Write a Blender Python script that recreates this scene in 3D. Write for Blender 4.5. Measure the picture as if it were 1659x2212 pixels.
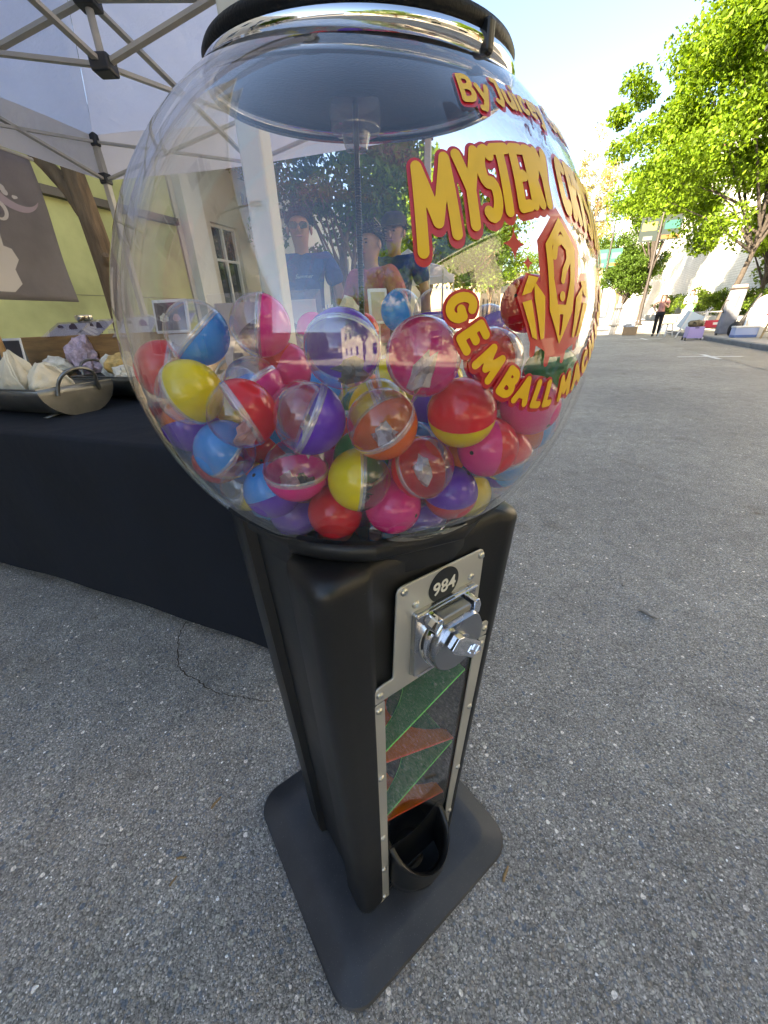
import bpy, bmesh, math, random
import numpy as np
from mathutils import Matrix, Vector, Euler
random.seed(7)
rng = np.random.default_rng(11)
scene = bpy.context.scene
R = math.radians
for o in list(bpy.data.objects):
    bpy.data.objects.remove(o)

# ------------------------------------------------------------------ camera, sky, sun, exposure
CAM_H = 1.05
PITCH, ROLL = R(26.6), R(2.5)
f0 = Vector((0, math.cos(PITCH), -math.sin(PITCH)))
r0 = Vector((1, 0, 0))
u0 = Vector((0, math.sin(PITCH), math.cos(PITCH)))
cr = math.cos(ROLL) * r0 - math.sin(ROLL) * u0
cu = math.sin(ROLL) * r0 + math.cos(ROLL) * u0
cam_data = bpy.data.cameras.new('camera')
cam = bpy.data.objects.new('camera', cam_data)
scene.collection.objects.link(cam)
cam.matrix_world = Matrix(((cr.x, cu.x, -f0.x, 0), (cr.y, cu.y, -f0.y, 0), (cr.z, cu.z, -f0.z, CAM_H), (0, 0, 0, 1)))
cam_data.sensor_fit = 'HORIZONTAL'
cam_data.sensor_width = 36
cam_data.lens = 36 * 825 / 1659
cam_data.clip_start = 0.02
cam_data.clip_end = 2000
scene.camera = cam

SUN_EL, SUN_TRAVEL = R(28), R(57)       # light travels towards azimuth SUN_TRAVEL (from +Y towards +X)
world = bpy.data.worlds.new('World')
scene.world = world
world.use_nodes = True
wn = world.node_tree
sky = wn.nodes.new('ShaderNodeTexSky')
sky.sky_type = 'NISHITA'
sky.sun_disc = False
sky.sun_elevation = SUN_EL
sky.sun_rotation = SUN_TRAVEL + math.pi
sky.air_density = 0.8
sky.dust_density = 0.2
sky.ozone_density = 3.0
wn.links.new(sky.outputs[0], wn.nodes['Background'].inputs[0])
wn.nodes['Background'].inputs[1].default_value = 0.085
sun_data = bpy.data.lights.new('sun', 'SUN')
sun_data.energy = 5.0
sun_data.angle = R(0.53)
sun_data.color = (1.0, 0.94, 0.84)
sun = bpy.data.objects.new('sun', sun_data)
scene.collection.objects.link(sun)
sd = Vector((math.sin(SUN_TRAVEL) * math.cos(SUN_EL), math.cos(SUN_TRAVEL) * math.cos(SUN_EL), -math.sin(SUN_EL)))
sun.rotation_euler = sd.to_track_quat('-Z', 'Y').to_euler()
sun.location = (-8, -8, 20)
vs = scene.view_settings
vs.view_transform = 'Standard'
vs.look = 'None'
vs.gamma = 1
vs.exposure = 3.0
vs.use_curve_mapping = False
vs.use_white_balance = True
vs.white_balance_temperature = 8700
vs.white_balance_tint = 10
scene.render.engine = 'CYCLES'
cy = scene.cycles
cy.use_denoising = True
cy.max_bounces = 8
cy.use_adaptive_sampling = True
cy.adaptive_threshold = 0.02
cy.diffuse_bounces = 3
cy.glossy_bounces = 4
cy.transmission_bounces = 6
cy.transparent_max_bounces = 40
cy.caustics_reflective = False
cy.caustics_refractive = False
cy.sample_clamp_indirect = 6

# ------------------------------------------------------------------ node materials
MATS = {}

def srgb(h):
    h = h.lstrip('#')
    v = [int(h[i:i + 2], 16) / 255 for i in (0, 2, 4)]
    return tuple(c / 12.92 if c <= 0.04045 else ((c + 0.055) / 1.055) ** 2.4 for c in v)

class NT:
    def __init__(self, name):
        self.m = bpy.data.materials.new(name)
        self.m.use_nodes = True
        self.t = self.m.node_tree
        self.b = self.t.nodes['Principled BSDF']
        self.out = self.t.nodes['Material Output']
    def n(self, typ, **kw):
        nd = self.t.nodes.new('ShaderNode' + typ)
        for k, v in kw.items():
            if k in nd.inputs:
                nd.inputs[k].default_value = v
            else:
                setattr(nd, k, v)
        return nd
    def l(self, a, b):
        self.t.links.new(a, b)
    def coord(self, kind='Object'):
        return self.n('TexCoord').outputs[kind]
    def noise(self, vec, scale, detail=4, rough=0.55):
        nd = self.n('TexNoise', Scale=scale, Detail=detail, Roughness=rough)
        if vec is not None:
            self.l(vec, nd.inputs['Vector'])
        return nd
    def ramp(self, fac, stops):
        nd = self.n('ValToRGB')
        e = nd.color_ramp.elements
        while len(e) < len(stops):
            e.new(0.5)
        for i, (p, c) in enumerate(stops):
            e[i].position = p
            e[i].color = (*c, 1) if len(c) == 3 else c
        self.l(fac, nd.inputs[0])
        return nd.outputs[0]
    def mix(self, fac, a, b, blend='MIX'):
        nd = self.n('MixRGB', blend_type=blend)
        for inp, v in ((nd.inputs[0], fac), (nd.inputs[1], a), (nd.inputs[2], b)):
            if hasattr(v, 'is_linked') or hasattr(v, 'links'):
                self.l(v, inp)
            elif isinstance(v, (int, float)):
                inp.default_value = v
            else:
                inp.default_value = (*v, 1) if len(v) == 3 else v
        return nd.outputs[0]
    def math(self, op, a, b=0.0, clamp=False):
        nd = self.n('Math', operation=op, use_clamp=clamp)
        for inp, v in ((nd.inputs[0], a), (nd.inputs[1], b)):
            if isinstance(v, (int, float)):
                inp.default_value = v
            else:
                self.l(v, inp)
        return nd.outputs[0]
    def bump(self, h, strength=0.3, dist=0.01):
        nd = self.n('Bump', Strength=strength, Distance=dist)
        self.l(h, nd.inputs['Height'])
        self.l(nd.outputs[0], self.b.inputs['Normal'])
        return nd

def mat(name, col, rough=0.5, metal=0.0, vary=0.0, vscale=8.0, bump=0.0, bscale=60.0, bdist=0.002, coat=0.0, spec=0.5, coord='Object', trans=0.0, stretch=None):
    """plain procedural surface: base colour with noise variation, roughness, relief"""
    if name in MATS:
        return MATS[name]
    w = NT(name)
    c = srgb(col) if isinstance(col, str) else col
    w.b.inputs['Roughness'].default_value = rough
    w.b.inputs['Metallic'].default_value = metal
    w.b.inputs['Coat Weight'].default_value = coat
    w.b.inputs['Specular IOR Level'].default_value = spec
    vec = w.coord(coord)
    if stretch:
        mp = w.n('Mapping')
        mp.inputs['Scale'].default_value = stretch
        w.l(vec, mp.inputs['Vector'])
        vec = mp.outputs[0]
    if vary > 0:
        nz = w.noise(vec, vscale, 6)
        lo = tuple(max(0, x * (1 - vary)) for x in c)
        hi = tuple(min(1, x * (1 + vary)) for x in c)
        w.l(w.ramp(nz.outputs[0], [(0.3, lo), (0.7, hi)]), w.b.inputs['Base Color'])
        rr = w.n('MapRange')
        w.l(nz.outputs[0], rr.inputs[0])
        rr.inputs[3].default_value = max(0.02, rough - 0.08)
        rr.inputs[4].default_value = min(1, rough + 0.1)
        w.l(rr.outputs[0], w.b.inputs['Roughness'])
    else:
        w.b.inputs['Base Color'].default_value = (*c, 1)
    if bump > 0:
        w.bump(w.noise(vec, bscale, 5).outputs[0], bump, bdist)
    if trans > 0:
        tr = w.n('BsdfTranslucent')
        tr.inputs[0].default_value = (*c, 1)
        mx = w.n('MixShader')
        mx.inputs[0].default_value = trans
        w.l(w.b.outputs[0], mx.inputs[1])
        w.l(tr.outputs[0], mx.inputs[2])
        w.l(mx.outputs[0], w.out.inputs[0])
    MATS[name] = w.m
    return w.m

def clear(name, tint, f0=0.05, haze=0.0, rough=0.0, dust=0.0, power=4.0):
    """thin clear plastic: see-through with a Schlick mirror on top and a little haze or dust"""
    if name in MATS:
        return MATS[name]
    w = NT(name)
    geo = w.n('NewGeometry')
    dot = w.n('VectorMath', operation='DOT_PRODUCT')
    w.l(geo.outputs['Normal'], dot.inputs[0])
    w.l(geo.outputs['Incoming'], dot.inputs[1])
    c = w.math('ABSOLUTE', dot.outputs['Value'])
    k = w.math('POWER', w.math('SUBTRACT', 1.0, c, True), power)
    fac = w.math('ADD', w.math('MULTIPLY', k, 1 - f0), f0, True)
    tr = w.n('BsdfTransparent')
    tr.inputs[0].default_value = (*tint, 1)
    gl = w.n('BsdfGlossy', Roughness=rough)
    gl.inputs[0].default_value = (1, 1, 1, 1)
    mx = w.n('MixShader')
    w.l(fac, mx.inputs[0])
    body = tr.outputs[0]
    if haze > 0 or dust > 0:
        df = w.n('BsdfDiffuse')
        df.inputs[0].default_value = (0.75, 0.76, 0.8, 1)
        hm = w.n('MixShader')
        hz = haze
        if dust > 0:
            vec = w.coord('Object')
            vo = w.n('TexVoronoi', Scale=260.0)
            w.l(vec, vo.inputs['Vector'])
            spot = w.math('LESS_THAN', vo.outputs['Distance'], 0.16)
            sc = w.n('SeparateColor')
            w.l(vo.outputs['Color'], sc.inputs[0])
            keep = w.math('GREATER_THAN', sc.outputs[0], 0.8)
            smear = w.ramp(w.noise(vec, 14, 6).outputs[0], [(0.45, (0, 0, 0)), (0.8, (1, 1, 1))])
            a = w.math('MULTIPLY', w.math('MULTIPLY', spot, keep), dust * 5)
            hz = w.math('ADD', w.math('ADD', a, w.math('MULTIPLY', smear, dust)), haze, True)
            w.l(hz, hm.inputs[0])
        else:
            hm.inputs[0].default_value = haze
        w.l(tr.outputs[0], hm.inputs[1])
        w.l(df.outputs[0], hm.inputs[2])
        body = hm.outputs[0]
    w.l(body, mx.inputs[1])
    w.l(gl.outputs[0], mx.inputs[2])
    w.l(mx.outputs[0], w.out.inputs[0])
    MATS[name] = w.m
    return w.m

# ------------------------------------------------------------------ mesh helpers
COL = scene.collection

class MB:
    def __init__(self):
        self.v = []
        self.f = []
    def add(self, vs, fs):
        b = len(self.v)
        self.v += [tuple(p) for p in vs]
        self.f += [tuple(i + b for i in q) for q in fs]
        return self
    def box(self, c, s, rot=None):
        hx, hy, hz = s[0] / 2, s[1] / 2, s[2] / 2
        vs = [Vector((x, y, z)) for x in (-hx, hx) for y in (-hy, hy) for z in (-hz, hz)]
        m = rot.to_3x3() if rot is not None else None
        vs = [(m @ p if m else p) + Vector(c) for p in vs]
        return self.add(vs, [(0, 1, 3, 2), (4, 6, 7, 5), (0, 4, 5, 1), (2, 3, 7, 6), (0, 2, 6, 4), (1, 5, 7, 3)])
    def bar(self, a, b, w, h=None, up=(0, 0, 1)):
        a, b = Vector(a), Vector(b)
        d = b - a
        L = d.length
        d.normalize()
        upv = Vector(up)
        x = d.cross(upv)
        if x.length < 1e-4:
            x = d.cross(Vector((0, 1, 0)))
        x.normalize()
        y = x.cross(d)
        h = h or w
        vs = []
        for p in (a, b):
            for sx, sy in ((-1, -1), (1, -1), (1, 1), (-1, 1)):
                vs.append(p + x * sx * w / 2 + y * sy * h / 2)
        return self.add(vs, [(3, 2, 1, 0), (4, 5, 6, 7), (0, 1, 5, 4), (1, 2, 6, 5), (2, 3, 7, 6), (3, 0, 4, 7)])
    def loops(self, loops, cap0=True, cap1=True, closed=True):
        b = len(self.v)
        n = len(loops[0])
        for lp in loops:
            self.v += [tuple(p) for p in lp]
        for i in range(len(loops) - 1):
            for j in range(n if closed else n - 1):
                k = (j + 1) % n
                self.f.append((b + i * n + j, b + i * n + k, b + (i + 1) * n + k, b + (i + 1) * n + j))
        if cap0:
            self.f.append(tuple(b + j for j in reversed(range(n))))
        if cap1:
            self.f.append(tuple(b + (len(loops) - 1) * n + j for j in range(n)))
        return self
    def tube(self, path, rad, seg=10, cap=True, sq=1.0):
        path = [Vector(p) for p in path]
        rs = rad if isinstance(rad, (list, tuple)) else [rad] * len(path)
        lps = []
        prev = None
        for i, p in enumerate(path):
            t = (path[min(i + 1, len(path) - 1)] - path[max(i - 1, 0)]).normalized()
            if prev is None:
                x = t.orthogonal().normalized()
            else:
                x = (prev - t * prev.dot(t)).normalized()
            prev = x
            y = t.cross(x)
            lps.append([p + (x * math.cos(2 * math.pi * k / seg) + y * math.sin(2 * math.pi * k / seg) * sq) * rs[i] for k in range(seg)])
        return self.loops(lps, cap, cap)
    def lathe(self, prof, seg=32, mtx=None, cap0=False, cap1=False):
        lps = []
        for r, z in prof:
            lp = [Vector((r * math.cos(2 * math.pi * k / seg), r * math.sin(2 * math.pi * k / seg), z)) for k in range(seg)]
            lps.append([mtx @ p for p in lp] if mtx else lp)
        return self.loops(lps, cap0, cap1)
    def cyl(self, a, b, r, r2=None, seg=16):
        return self.tube([a, b], [r, r if r2 is None else r2], seg)
    def prism(self, poly, d0, d1, fn):
        """polygon (u, v) extruded from d0 to d1; fn(u, v, d) gives the point"""
        n = len(poly)
        b = len(self.v)
        self.v += [tuple(fn(u, v, d0)) for u, v in poly] + [tuple(fn(u, v, d1)) for u, v in poly]
        self.f += [tuple(b + i for i in reversed(range(n))), tuple(b + n + i for i in range(n))]
        self.f += [(b + i, b + (i + 1) % n, b + n + (i + 1) % n, b + n + i) for i in range(n)]
        return self
    def blob(self, c, s, sub=3, amp=0.15, freq=2.0, seed=0, facet=False):
        bm = bmesh.new()
        bmesh.ops.create_icosphere(bm, subdivisions=sub, radius=1)
        from mathutils import noise
        off = Vector((seed * 3.1, seed * 1.7, seed * 2.3))
        vs = []
        for v in bm.verts:
            p = v.co.copy()
            if facet:
                d = 1 + amp * (noise.cell(p * freq + off) - 0.5) + amp * 0.5 * noise.noise(p * freq * 2 + off)
            else:
                d = 1 + amp * noise.fractal(p * freq + off, 1.0, 2.0, 4)
            p = p * d
            vs.append(Vector((p.x * s[0] + c[0], p.y * s[1] + c[1], p.z * s[2] + c[2])))
        bm.verts.index_update()
        fs = [tuple(v.index for v in f.verts) for f in bm.faces]
        bm.free()
        return self.add(vs, fs)
    def mesh(self, name='mesh'):
        me = bpy.data.meshes.new(name)
        me.from_pydata(self.v, [], self.f)
        me.validate()
        me.update()
        bm = bmesh.new()
        bm.from_mesh(me)
        bmesh.ops.recalc_face_normals(bm, faces=bm.faces)
        bm.to_mesh(me)
        bm.free()
        return me
    def obj(self, name, material, parent=None, smooth=False, bevel=0.0, bseg=2, solid=0.0, **kw):
        me = self.mesh(name)
        return link(name, me, material, parent, smooth, bevel, bseg, solid, **kw)

def link(name, me, material, parent=None, smooth=False, bevel=0.0, bseg=2, solid=0.0, label=None, cat=None, group=None, kind=None, angle=40):
    o = bpy.data.objects.new(name, me)
    COL.objects.link(o)
    if material is not None:
        me.materials.clear()
        me.materials.append(material)
    if parent is not None:
        o.parent = parent
    if smooth:
        me.polygons.foreach_set('use_smooth', [True] * len(me.polygons))
        me.update()
        try:
            me.set_sharp_from_angle(angle=R(angle))
        except Exception:
            pass
    if solid:
        md = o.modifiers.new('solid', 'SOLIDIFY')
        md.thickness = solid
        md.offset = 0
    if bevel:
        md = o.modifiers.new('bevel', 'BEVEL')
        md.width = bevel
        md.segments = bseg
        md.limit_method = 'ANGLE'
        md.angle_limit = R(35)
    tag(o, label, cat, group, kind)
    return o

def tag(o, label=None, cat=None, group=None, kind=None):
    if label: o['label'] = label
    if cat: o['category'] = cat
    if group: o['group'] = group
    if kind: o['kind'] = kind
    return o

def empty(name, loc=(0, 0, 0), rz=0.0, label=None, cat=None, group=None):
    o = bpy.data.objects.new(name, None)
    COL.objects.link(o)
    o.location = loc
    o.rotation_euler = (0, 0, rz)
    o.empty_display_size = 0.05
    return tag(o, label, cat, group)

def copy_tree(o, parent=None):
    c = o.copy()
    COL.objects.link(c)
    c.parent = parent
    for ch in list(o.children):
        copy_tree(ch, c)
    return c

# street axes: S along the street, N across it to the right
AZ = R(22)
SV = Vector((math.sin(AZ), math.cos(AZ), 0))
NV = Vector((math.cos(AZ), -math.sin(AZ), 0))
STREET_RZ = -AZ            # an object's local Y runs along the street with this turn
def sn(s, n, z=0.0):
    return SV * s + NV * n + Vector((0, 0, z))

def rounded_rect(w, h, r, seg=5, cx=0.0, cy=0.0):
    pts = []
    for sx, sy, a0 in ((1, 1, 0), (-1, 1, 90), (-1, -1, 180), (1, -1, 270)):
        for k in range(seg + 1):
            a = R(a0 + 90 * k / seg)
            pts.append((cx + sx * (w / 2 - r) + r * math.cos(a), cy + sy * (h / 2 - r) + r * math.sin(a)))
    return pts
# ------------------------------------------------------------------ setting: ground
def asphalt(name, base=0.335, warm=(1.08, 1.0, 0.9)):
    w = NT(name)
    vec = w.coord('Object')
    big = w.noise(vec, 0.7, 5).outputs[0]
    mid = w.noise(vec, 9, 5).outputs[0]
    v1 = w.n('TexVoronoi', Scale=235.0)
    v2 = w.n('TexVoronoi', Scale=540.0)
    v3 = w.n('TexVoronoi', Scale=80.0)
    wob = w.noise(vec, 60, 2)
    wv = w.n('VectorMath', operation='MULTIPLY_ADD')
    w.l(wob.outputs['Color'], wv.inputs[0])
    wv.inputs[1].default_value = (0.006, 0.006, 0.006)
    w.l(vec, wv.inputs[2])
    for v in (v1, v2, v3):
        w.l(wv.outputs[0], v.inputs['Vector'])
    def cell(v, stops):
        sc = w.n('SeparateColor')
        w.l(v.outputs['Color'], sc.inputs[0])
        r = w.ramp(sc.outputs[0], stops)
        r.node.color_ramp.interpolation = 'CONSTANT'
        return r, sc
    g = lambda k, t=warm: tuple(base * k * x for x in t)
    c1, s1 = cell(v1, [(0, g(0.50)), (0.14, g(0.8)), (0.34, g(1.05)), (0.55, g(0.72, (0.9, 1, 1.12))), (0.68, g(1.3)), (0.8, g(1.0, (1.18, 1, 0.8))), (0.89, g(1.7)), (0.955, g(2.2)), (0.993, g(3.8, (1, 1, 0.97)))])
    c2, s2 = cell(v2, [(0, g(0.48)), (0.25, g(0.95)), (0.6, g(1.2)), (0.85, g(1.7)), (0.98, g(2.9, (1, 1, 1)))])
    c3, s3 = cell(v3, [(0, g(1)), (0.9, g(0.62, (0.85, 1, 1.2))), (0.94, g(1.7, (1.0, 0.95, 0.8))), (0.985, g(3.0))])
    rgh = w.math('GREATER_THAN', s1.outputs[1], 0.5)
    col = w.mix(rgh, c2, c1)
    m3 = w.math('MULTIPLY', w.math('GREATER_THAN', s3.outputs[0], 0.9), w.math('LESS_THAN', v3.outputs['Distance'], 0.42))
    col = w.mix(m3, col, c3)
    edge = w.ramp(v1.outputs['Distance'], [(0.35, (1, 1, 1)), (0.75, (0.6, 0.6, 0.6))])
    col = w.mix(1.0, col, edge, 'MULTIPLY')
    tone = w.ramp(big, [(0.3, (0.80, 0.80, 0.82)), (0.7, (1.2, 1.19, 1.16))])
    st_n = w.noise(vec, 1.7, 7, 0.65).outputs[0]
    stain = w.ramp(st_n, [(0.60, (1, 1, 1)), (0.70, (0.72, 0.68, 0.62))])
    sp_n = w.noise(vec, 5.5, 3).outputs[0]
    spot = w.ramp(sp_n, [(0.70, (1, 1, 1)), (0.745, (0.66, 0.58, 0.5))])
    tone = w.mix(1.0, w.mix(1.0, tone, stain, 'MULTIPLY'), spot, 'MULTIPLY')
    tone2 = w.ramp(mid, [(0.3, (0.84, 0.84, 0.84)), (0.7, (1.16, 1.16, 1.16))])
    col = w.mix(1.0, w.mix(1.0, col, tone, 'MULTIPLY'), tone2, 'MULTIPLY')
    w.l(col, w.b.inputs['Base Color'])
    w.b.inputs['Roughness'].default_value = 0.72
    w.b.inputs['Specular IOR Level'].default_value = 0.6
    rr = w.ramp(s1.outputs[2], [(0.0, (0.85, 0.85, 0.85)), (0.8, (0.7, 0.7, 0.7)), (0.92, (0.35, 0.35, 0.35))])
    w.l(rr, w.b.inputs['Roughness'])
    h = w.math('ADD', w.math('MULTIPLY', v1.outputs['Distance'], -1.0), w.math('MULTIPLY', v2.outputs['Distance'], -0.45))
    h = w.math('ADD', h, w.math('MULTIPLY', s1.outputs[1], 0.5))
    w.bump(h, 0.75, 0.0035)
    return w.m

M_ROAD = asphalt('asphalt')
M_LANE = asphalt('parking_lane_pavement', 0.30, (1.1, 1.0, 0.86))
M_CONC = mat('sidewalk_concrete', (0.36, 0.34, 0.31), 0.85, vary=0.18, vscale=3, bump=0.3, bscale=80)
M_KERB = mat('kerb_concrete', (0.20, 0.20, 0.20), 0.85, vary=0.2, vscale=4, bump=0.3, bscale=60)
M_PAINT = mat('road_paint', (0.72, 0.72, 0.70), 0.7, vary=0.15, vscale=14, bump=0.3, bscale=120)
M_DARKGAP = mat('joint_soil', (0.06, 0.055, 0.05), 0.95)

def sheet(name, s0, s1, n0, n1, z, m, parent=None, **kw):
    a = [sn(s0, n0, z), sn(s0, n1, z), sn(s1, n1, z), sn(s1, n0, z)]
    return MB().add(a, [(0, 1, 2, 3)]).obj(name, m, parent, **kw)

road = MB().add([(-400, -400, 0), (400, -400, 0), (400, 400, 0), (-400, 400, 0)], [(0, 1, 2, 3)]).obj('road', M_ROAD, kind='structure')
lane = sheet('parking_lane', -40, 62, 3.72, 5.2, 0.004, M_LANE, kind='structure')
def mark(s0, s1, n0, n1):
    sheet('painted_marking', s0, s1, n0, n1, 0.008, M_PAINT, road)
for s in (6.3, 11.6, 19.0, 26.4):
    mark(s - 0.06, s + 0.06, 3.0, 4.25)
    mark(s - 0.55, s - 0.065, 3.58, 3.70)
    mark(s + 0.065, s + 0.55, 3.58, 3.70)

def sidewalk(name, side, n_in, n_out, s0, s1, slab0, slab1):
    k = 1 if side > 0 else -1
    root = MB()
    c = sn((s0 + s1) / 2, (n_in + n_out) / 2, 0.055)
    rot = Matrix.Rotation(STREET_RZ, 4, 'Z')
    root.box(c, (abs(n_out - n_in), s1 - s0, 0.11), rot)
    o = root.obj(name, M_DARKGAP, kind='structure')
    cols = 2
    wN = abs(n_out - n_in) / cols
    me = MB().box((0, 0, 0), (wN - 0.012, 1.488, 0.06)).mesh('slab')
    me.materials.append(M_CONC)
    s = slab0
    while s < slab1:
        for j in range(cols):
            q = bpy.data.objects.new('paving_slab', me)
            COL.objects.link(q)
            q.parent = o
            q.location = sn(s + 0.75, min(n_in, n_out) + wN * (j + 0.5), 0.095 + random.uniform(-.002, .002))
            q.rotation_euler = (0, 0, STREET_RZ)
        s += 1.5
    if slab0 > s0:
        pass
    far = MB()
    for a, b in ((s0, slab0), (s, s1)):
        if b - a > 0.1:
            far.box(sn((a + b) / 2, (n_in + n_out) / 2, 0.094), (abs(n_out - n_in), b - a - 0.01, 0.06), rot)
    if far.v:
        far.obj('plain_paving', M_CONC, o)
    km = MB().box((0, 0, 0), (0.2, 2.98, 0.20)).mesh('kerb_stone')
    km.materials.append(M_KERB)
    a = s0 + 1.5
    while a < s1:
        q = bpy.data.objects.new('kerb_stone', km)
        COL.objects.link(q)
        q.parent = o
        q.location = sn(a, n_in - k * 0.1, 0.03)
        q.rotation_euler = (0, 0, STREET_RZ)
        md = q.modifiers.new('bevel', 'BEVEL'); md.width = 0.035; md.segments = 3
        a += 3.0
    return o
sidewalk('sidewalk_right', 1, 5.4, 9.6, -40, 62, 9.5, 45)
sidewalk('sidewalk_left', -1, -4.4, -7.2, -40, 62, 1.0, 20)

# crack in the asphalt from the table cloth towards the machine's foot
ck = MB()
pts = [(-.80, 1.23), (-.815, 1.17), (-.80, 1.10), (-.765, 1.03), (-.745, .965), (-.70, .93), (-.645, .90), (-.60, .868), (-.55, .845), (-.49, .832), (-.43, .818), (-.37, .81)]
pts = [(x + (rng.random() - .5) * .008, y + (rng.random() - .5) * .008) for x, y in pts]
fine = []
for i in range(len(pts) - 1):
    for t in np.linspace(0, 1, 7)[:-1]:
        fine.append((pts[i][0] * (1 - t) + pts[i + 1][0] * t + (rng.random() - .5) * .007, pts[i][1] * (1 - t) + pts[i + 1][1] * t + (rng.random() - .5) * .007))
vs, fs = [], []
for i, (x, y) in enumerate(fine):
    wd = 0.0008 + 0.0016 * rng.random()
    vs += [(x - wd, y - wd * .6, 0.0012), (x + wd, y + wd * .6, 0.0012)]
    if i:
        b = 2 * i
        fs.append((b - 2, b - 1, b + 1, b))
ck.add(vs, fs).obj('crack', mat('crack_dirt', (0.075, 0.055, 0.038), 0.95, vary=0.5, vscale=60), road)

# ------------------------------------------------------------------ buildings
def facade(name, s0, s1, z1, n, depth, m, openings, label, cat='building', reveal=0.18, frame_m=None, pane_m=None, mull=1, trim=None, roof_m=None, side=1):
    """street front with true openings; openings = (sa, sb, za, zb); side=+1 faces the street from the left"""
    root = empty(name, sn((s0 + s1) / 2, n, 0), STREET_RZ, label, cat)
    sc = (s0 + s1) / 2
    k = 1 if side > 0 else -1     # local x = N axis; outer face at x=0, body behind at -k*depth
    ss = sorted({s0, s1, *[o[0] for o in openings], *[o[1] for o in openings]})
    zs = sorted({0.0, z1, *[o[2] for o in openings], *[o[3] for o in openings]})
    w = MB()
    def q(a, b, c, d):
        w.add([a, b, c, d], [(0, 1, 2, 3)])
    for i in range(len(ss) - 1):
        for j in range(len(zs) - 1):
            cs, cz = (ss[i] + ss[i + 1]) / 2, (zs[j] + zs[j + 1]) / 2
            if any(o[0] < cs < o[1] and o[2] < cz < o[3] for o in openings):
                continue
            q((0, ss[i] - sc, zs[j]), (0, ss[i + 1] - sc, zs[j]), (0, ss[i + 1] - sc, zs[j + 1]), (0, ss[i] - sc, zs[j + 1]))
    for a, b, c, d in openings:
        x = -k * reveal
        a_, b_ = a - sc, b - sc
        q((0, a_, c), (0, b_, c), (x, b_, c), (x, a_, c)); q((0, a_, d), (0, b_, d), (x, b_, d), (x, a_, d))
        q((0, a_, c), (0, a_, d), (x, a_, d), (x, a_, c)); q((0, b_, c), (0, b_, d), (x, b_, d), (x, b_, c))
    y0, y1, xd = s0 - sc, s1 - sc, -k * depth
    q((0, y0, 0), (0, y0, z1), (xd, y0, z1), (xd, y0, 0)); q((0, y1, 0), (0, y1, z1), (xd, y1, z1), (xd, y1, 0))
    q((xd, y0, 0), (xd, y1, 0), (xd, y1, z1), (xd, y0, z1)); q((0, y0, z1), (0, y1, z1), (xd, y1, z1), (xd, y0, z1))
    w.obj('wall', m, root)
    MB().box((-k * (depth / 2 - .05), 0, z1 + .06), (depth + .16, s1 - s0 + .12, .12)).obj('roof', roof_m or trim or m, root)
    for a, b, c, d in openings:
        x = -k * (reveal - .05)
        wf = MB()
        t = .06
        ca, cb = a - sc, b - sc
        wf.box((x, (ca + cb) / 2, c + t / 2), (.07, b - a, t)); wf.box((x, (ca + cb) / 2, d - t / 2), (.07, b - a, t))
        for yy in [ca + t / 2, cb - t / 2] + [ca + (cb - ca) * i / mull for i in range(1, mull)]:
            wf.box((x, yy, (c + d) / 2), (.066, t, d - c - 2 * t))
        if d - c > 1.2:
            wf.box((x, (ca + cb) / 2, c + (d - c) * .68), (.062, b - a - 2 * t, t * .8))
        wo = wf.obj('window', frame_m or trim, root)
        MB().box((x - k * .03, (ca + cb) / 2, (c + d) / 2), (.012, b - a - t, d - c - t)).obj('pane', pane_m, wo)
    return root

M_PANE = mat('dark_window_glass', (0.02, 0.025, 0.03), 0.04, spec=1.0)
M_CREAM = mat('cream_stucco', (0.62, 0.57, 0.47), 0.85, vary=0.08, vscale=1.5, bump=0.2, bscale=90)
M_GREEN = mat('pale_green_stucco', (0.44, 0.46, 0.21), 0.85, vary=0.3, vscale=0.9, bump=0.25, bscale=90)
M_WHITE_TRIM = mat('white_trim', (0.72, 0.71, 0.67), 0.6)
M_DARK_TRIM = mat('dark_bronze_frame', (0.045, 0.04, 0.038), 0.45)
M_TAN = mat('tan_stucco', (0.42, 0.33, 0.22), 0.85, vary=0.1, vscale=0.8)
M_BRICKRED = mat('weathered_plaster', (0.38, 0.35, 0.32), 0.9, vary=0.15, vscale=0.8)
M_ROOFT = mat('red_roof_tile', (0.22, 0.07, 0.05), 0.8, vary=0.2, vscale=6)

gb = facade('green_building', 3.1, 7.35, 4.1, -7.2, 8, M_GREEN, [], 'low pale green stucco building with a dark beam, behind the canopy tent', trim=M_DARK_TRIM, pane_m=M_PANE)
MB().box((.06, 0, 2.96), (.12, 4.2, .11)).obj('beam', M_DARK_TRIM, gb)
MB().box((.004, 0, 1.62), (.008, 4.2, .012)).obj('seam', mat('seam_grey', (.2, .2, .13), .9), gb)
cb = facade('cream_building', 7.4, 26.0, 4.28, -7.2, 9, M_CREAM, [(8.35, 9.25, 1.0, 3.15), (13.7, 15.4, .45, 3.15), (15.7, 17.4, .45, 3.15), (17.7, 19.4, .45, 3.15), (10.4, 11.4, .1, 2.5)],
            'single storey cream shop with raised dark letters, seen through the globe', frame_m=M_WHITE_TRIM, pane_m=M_PANE, mull=2, trim=M_CREAM)
MB().box((.10, -8.95, 2.14), (.2, .5, 4.28)).obj('pilaster', M_WHITE_TRIM, cb)
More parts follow.
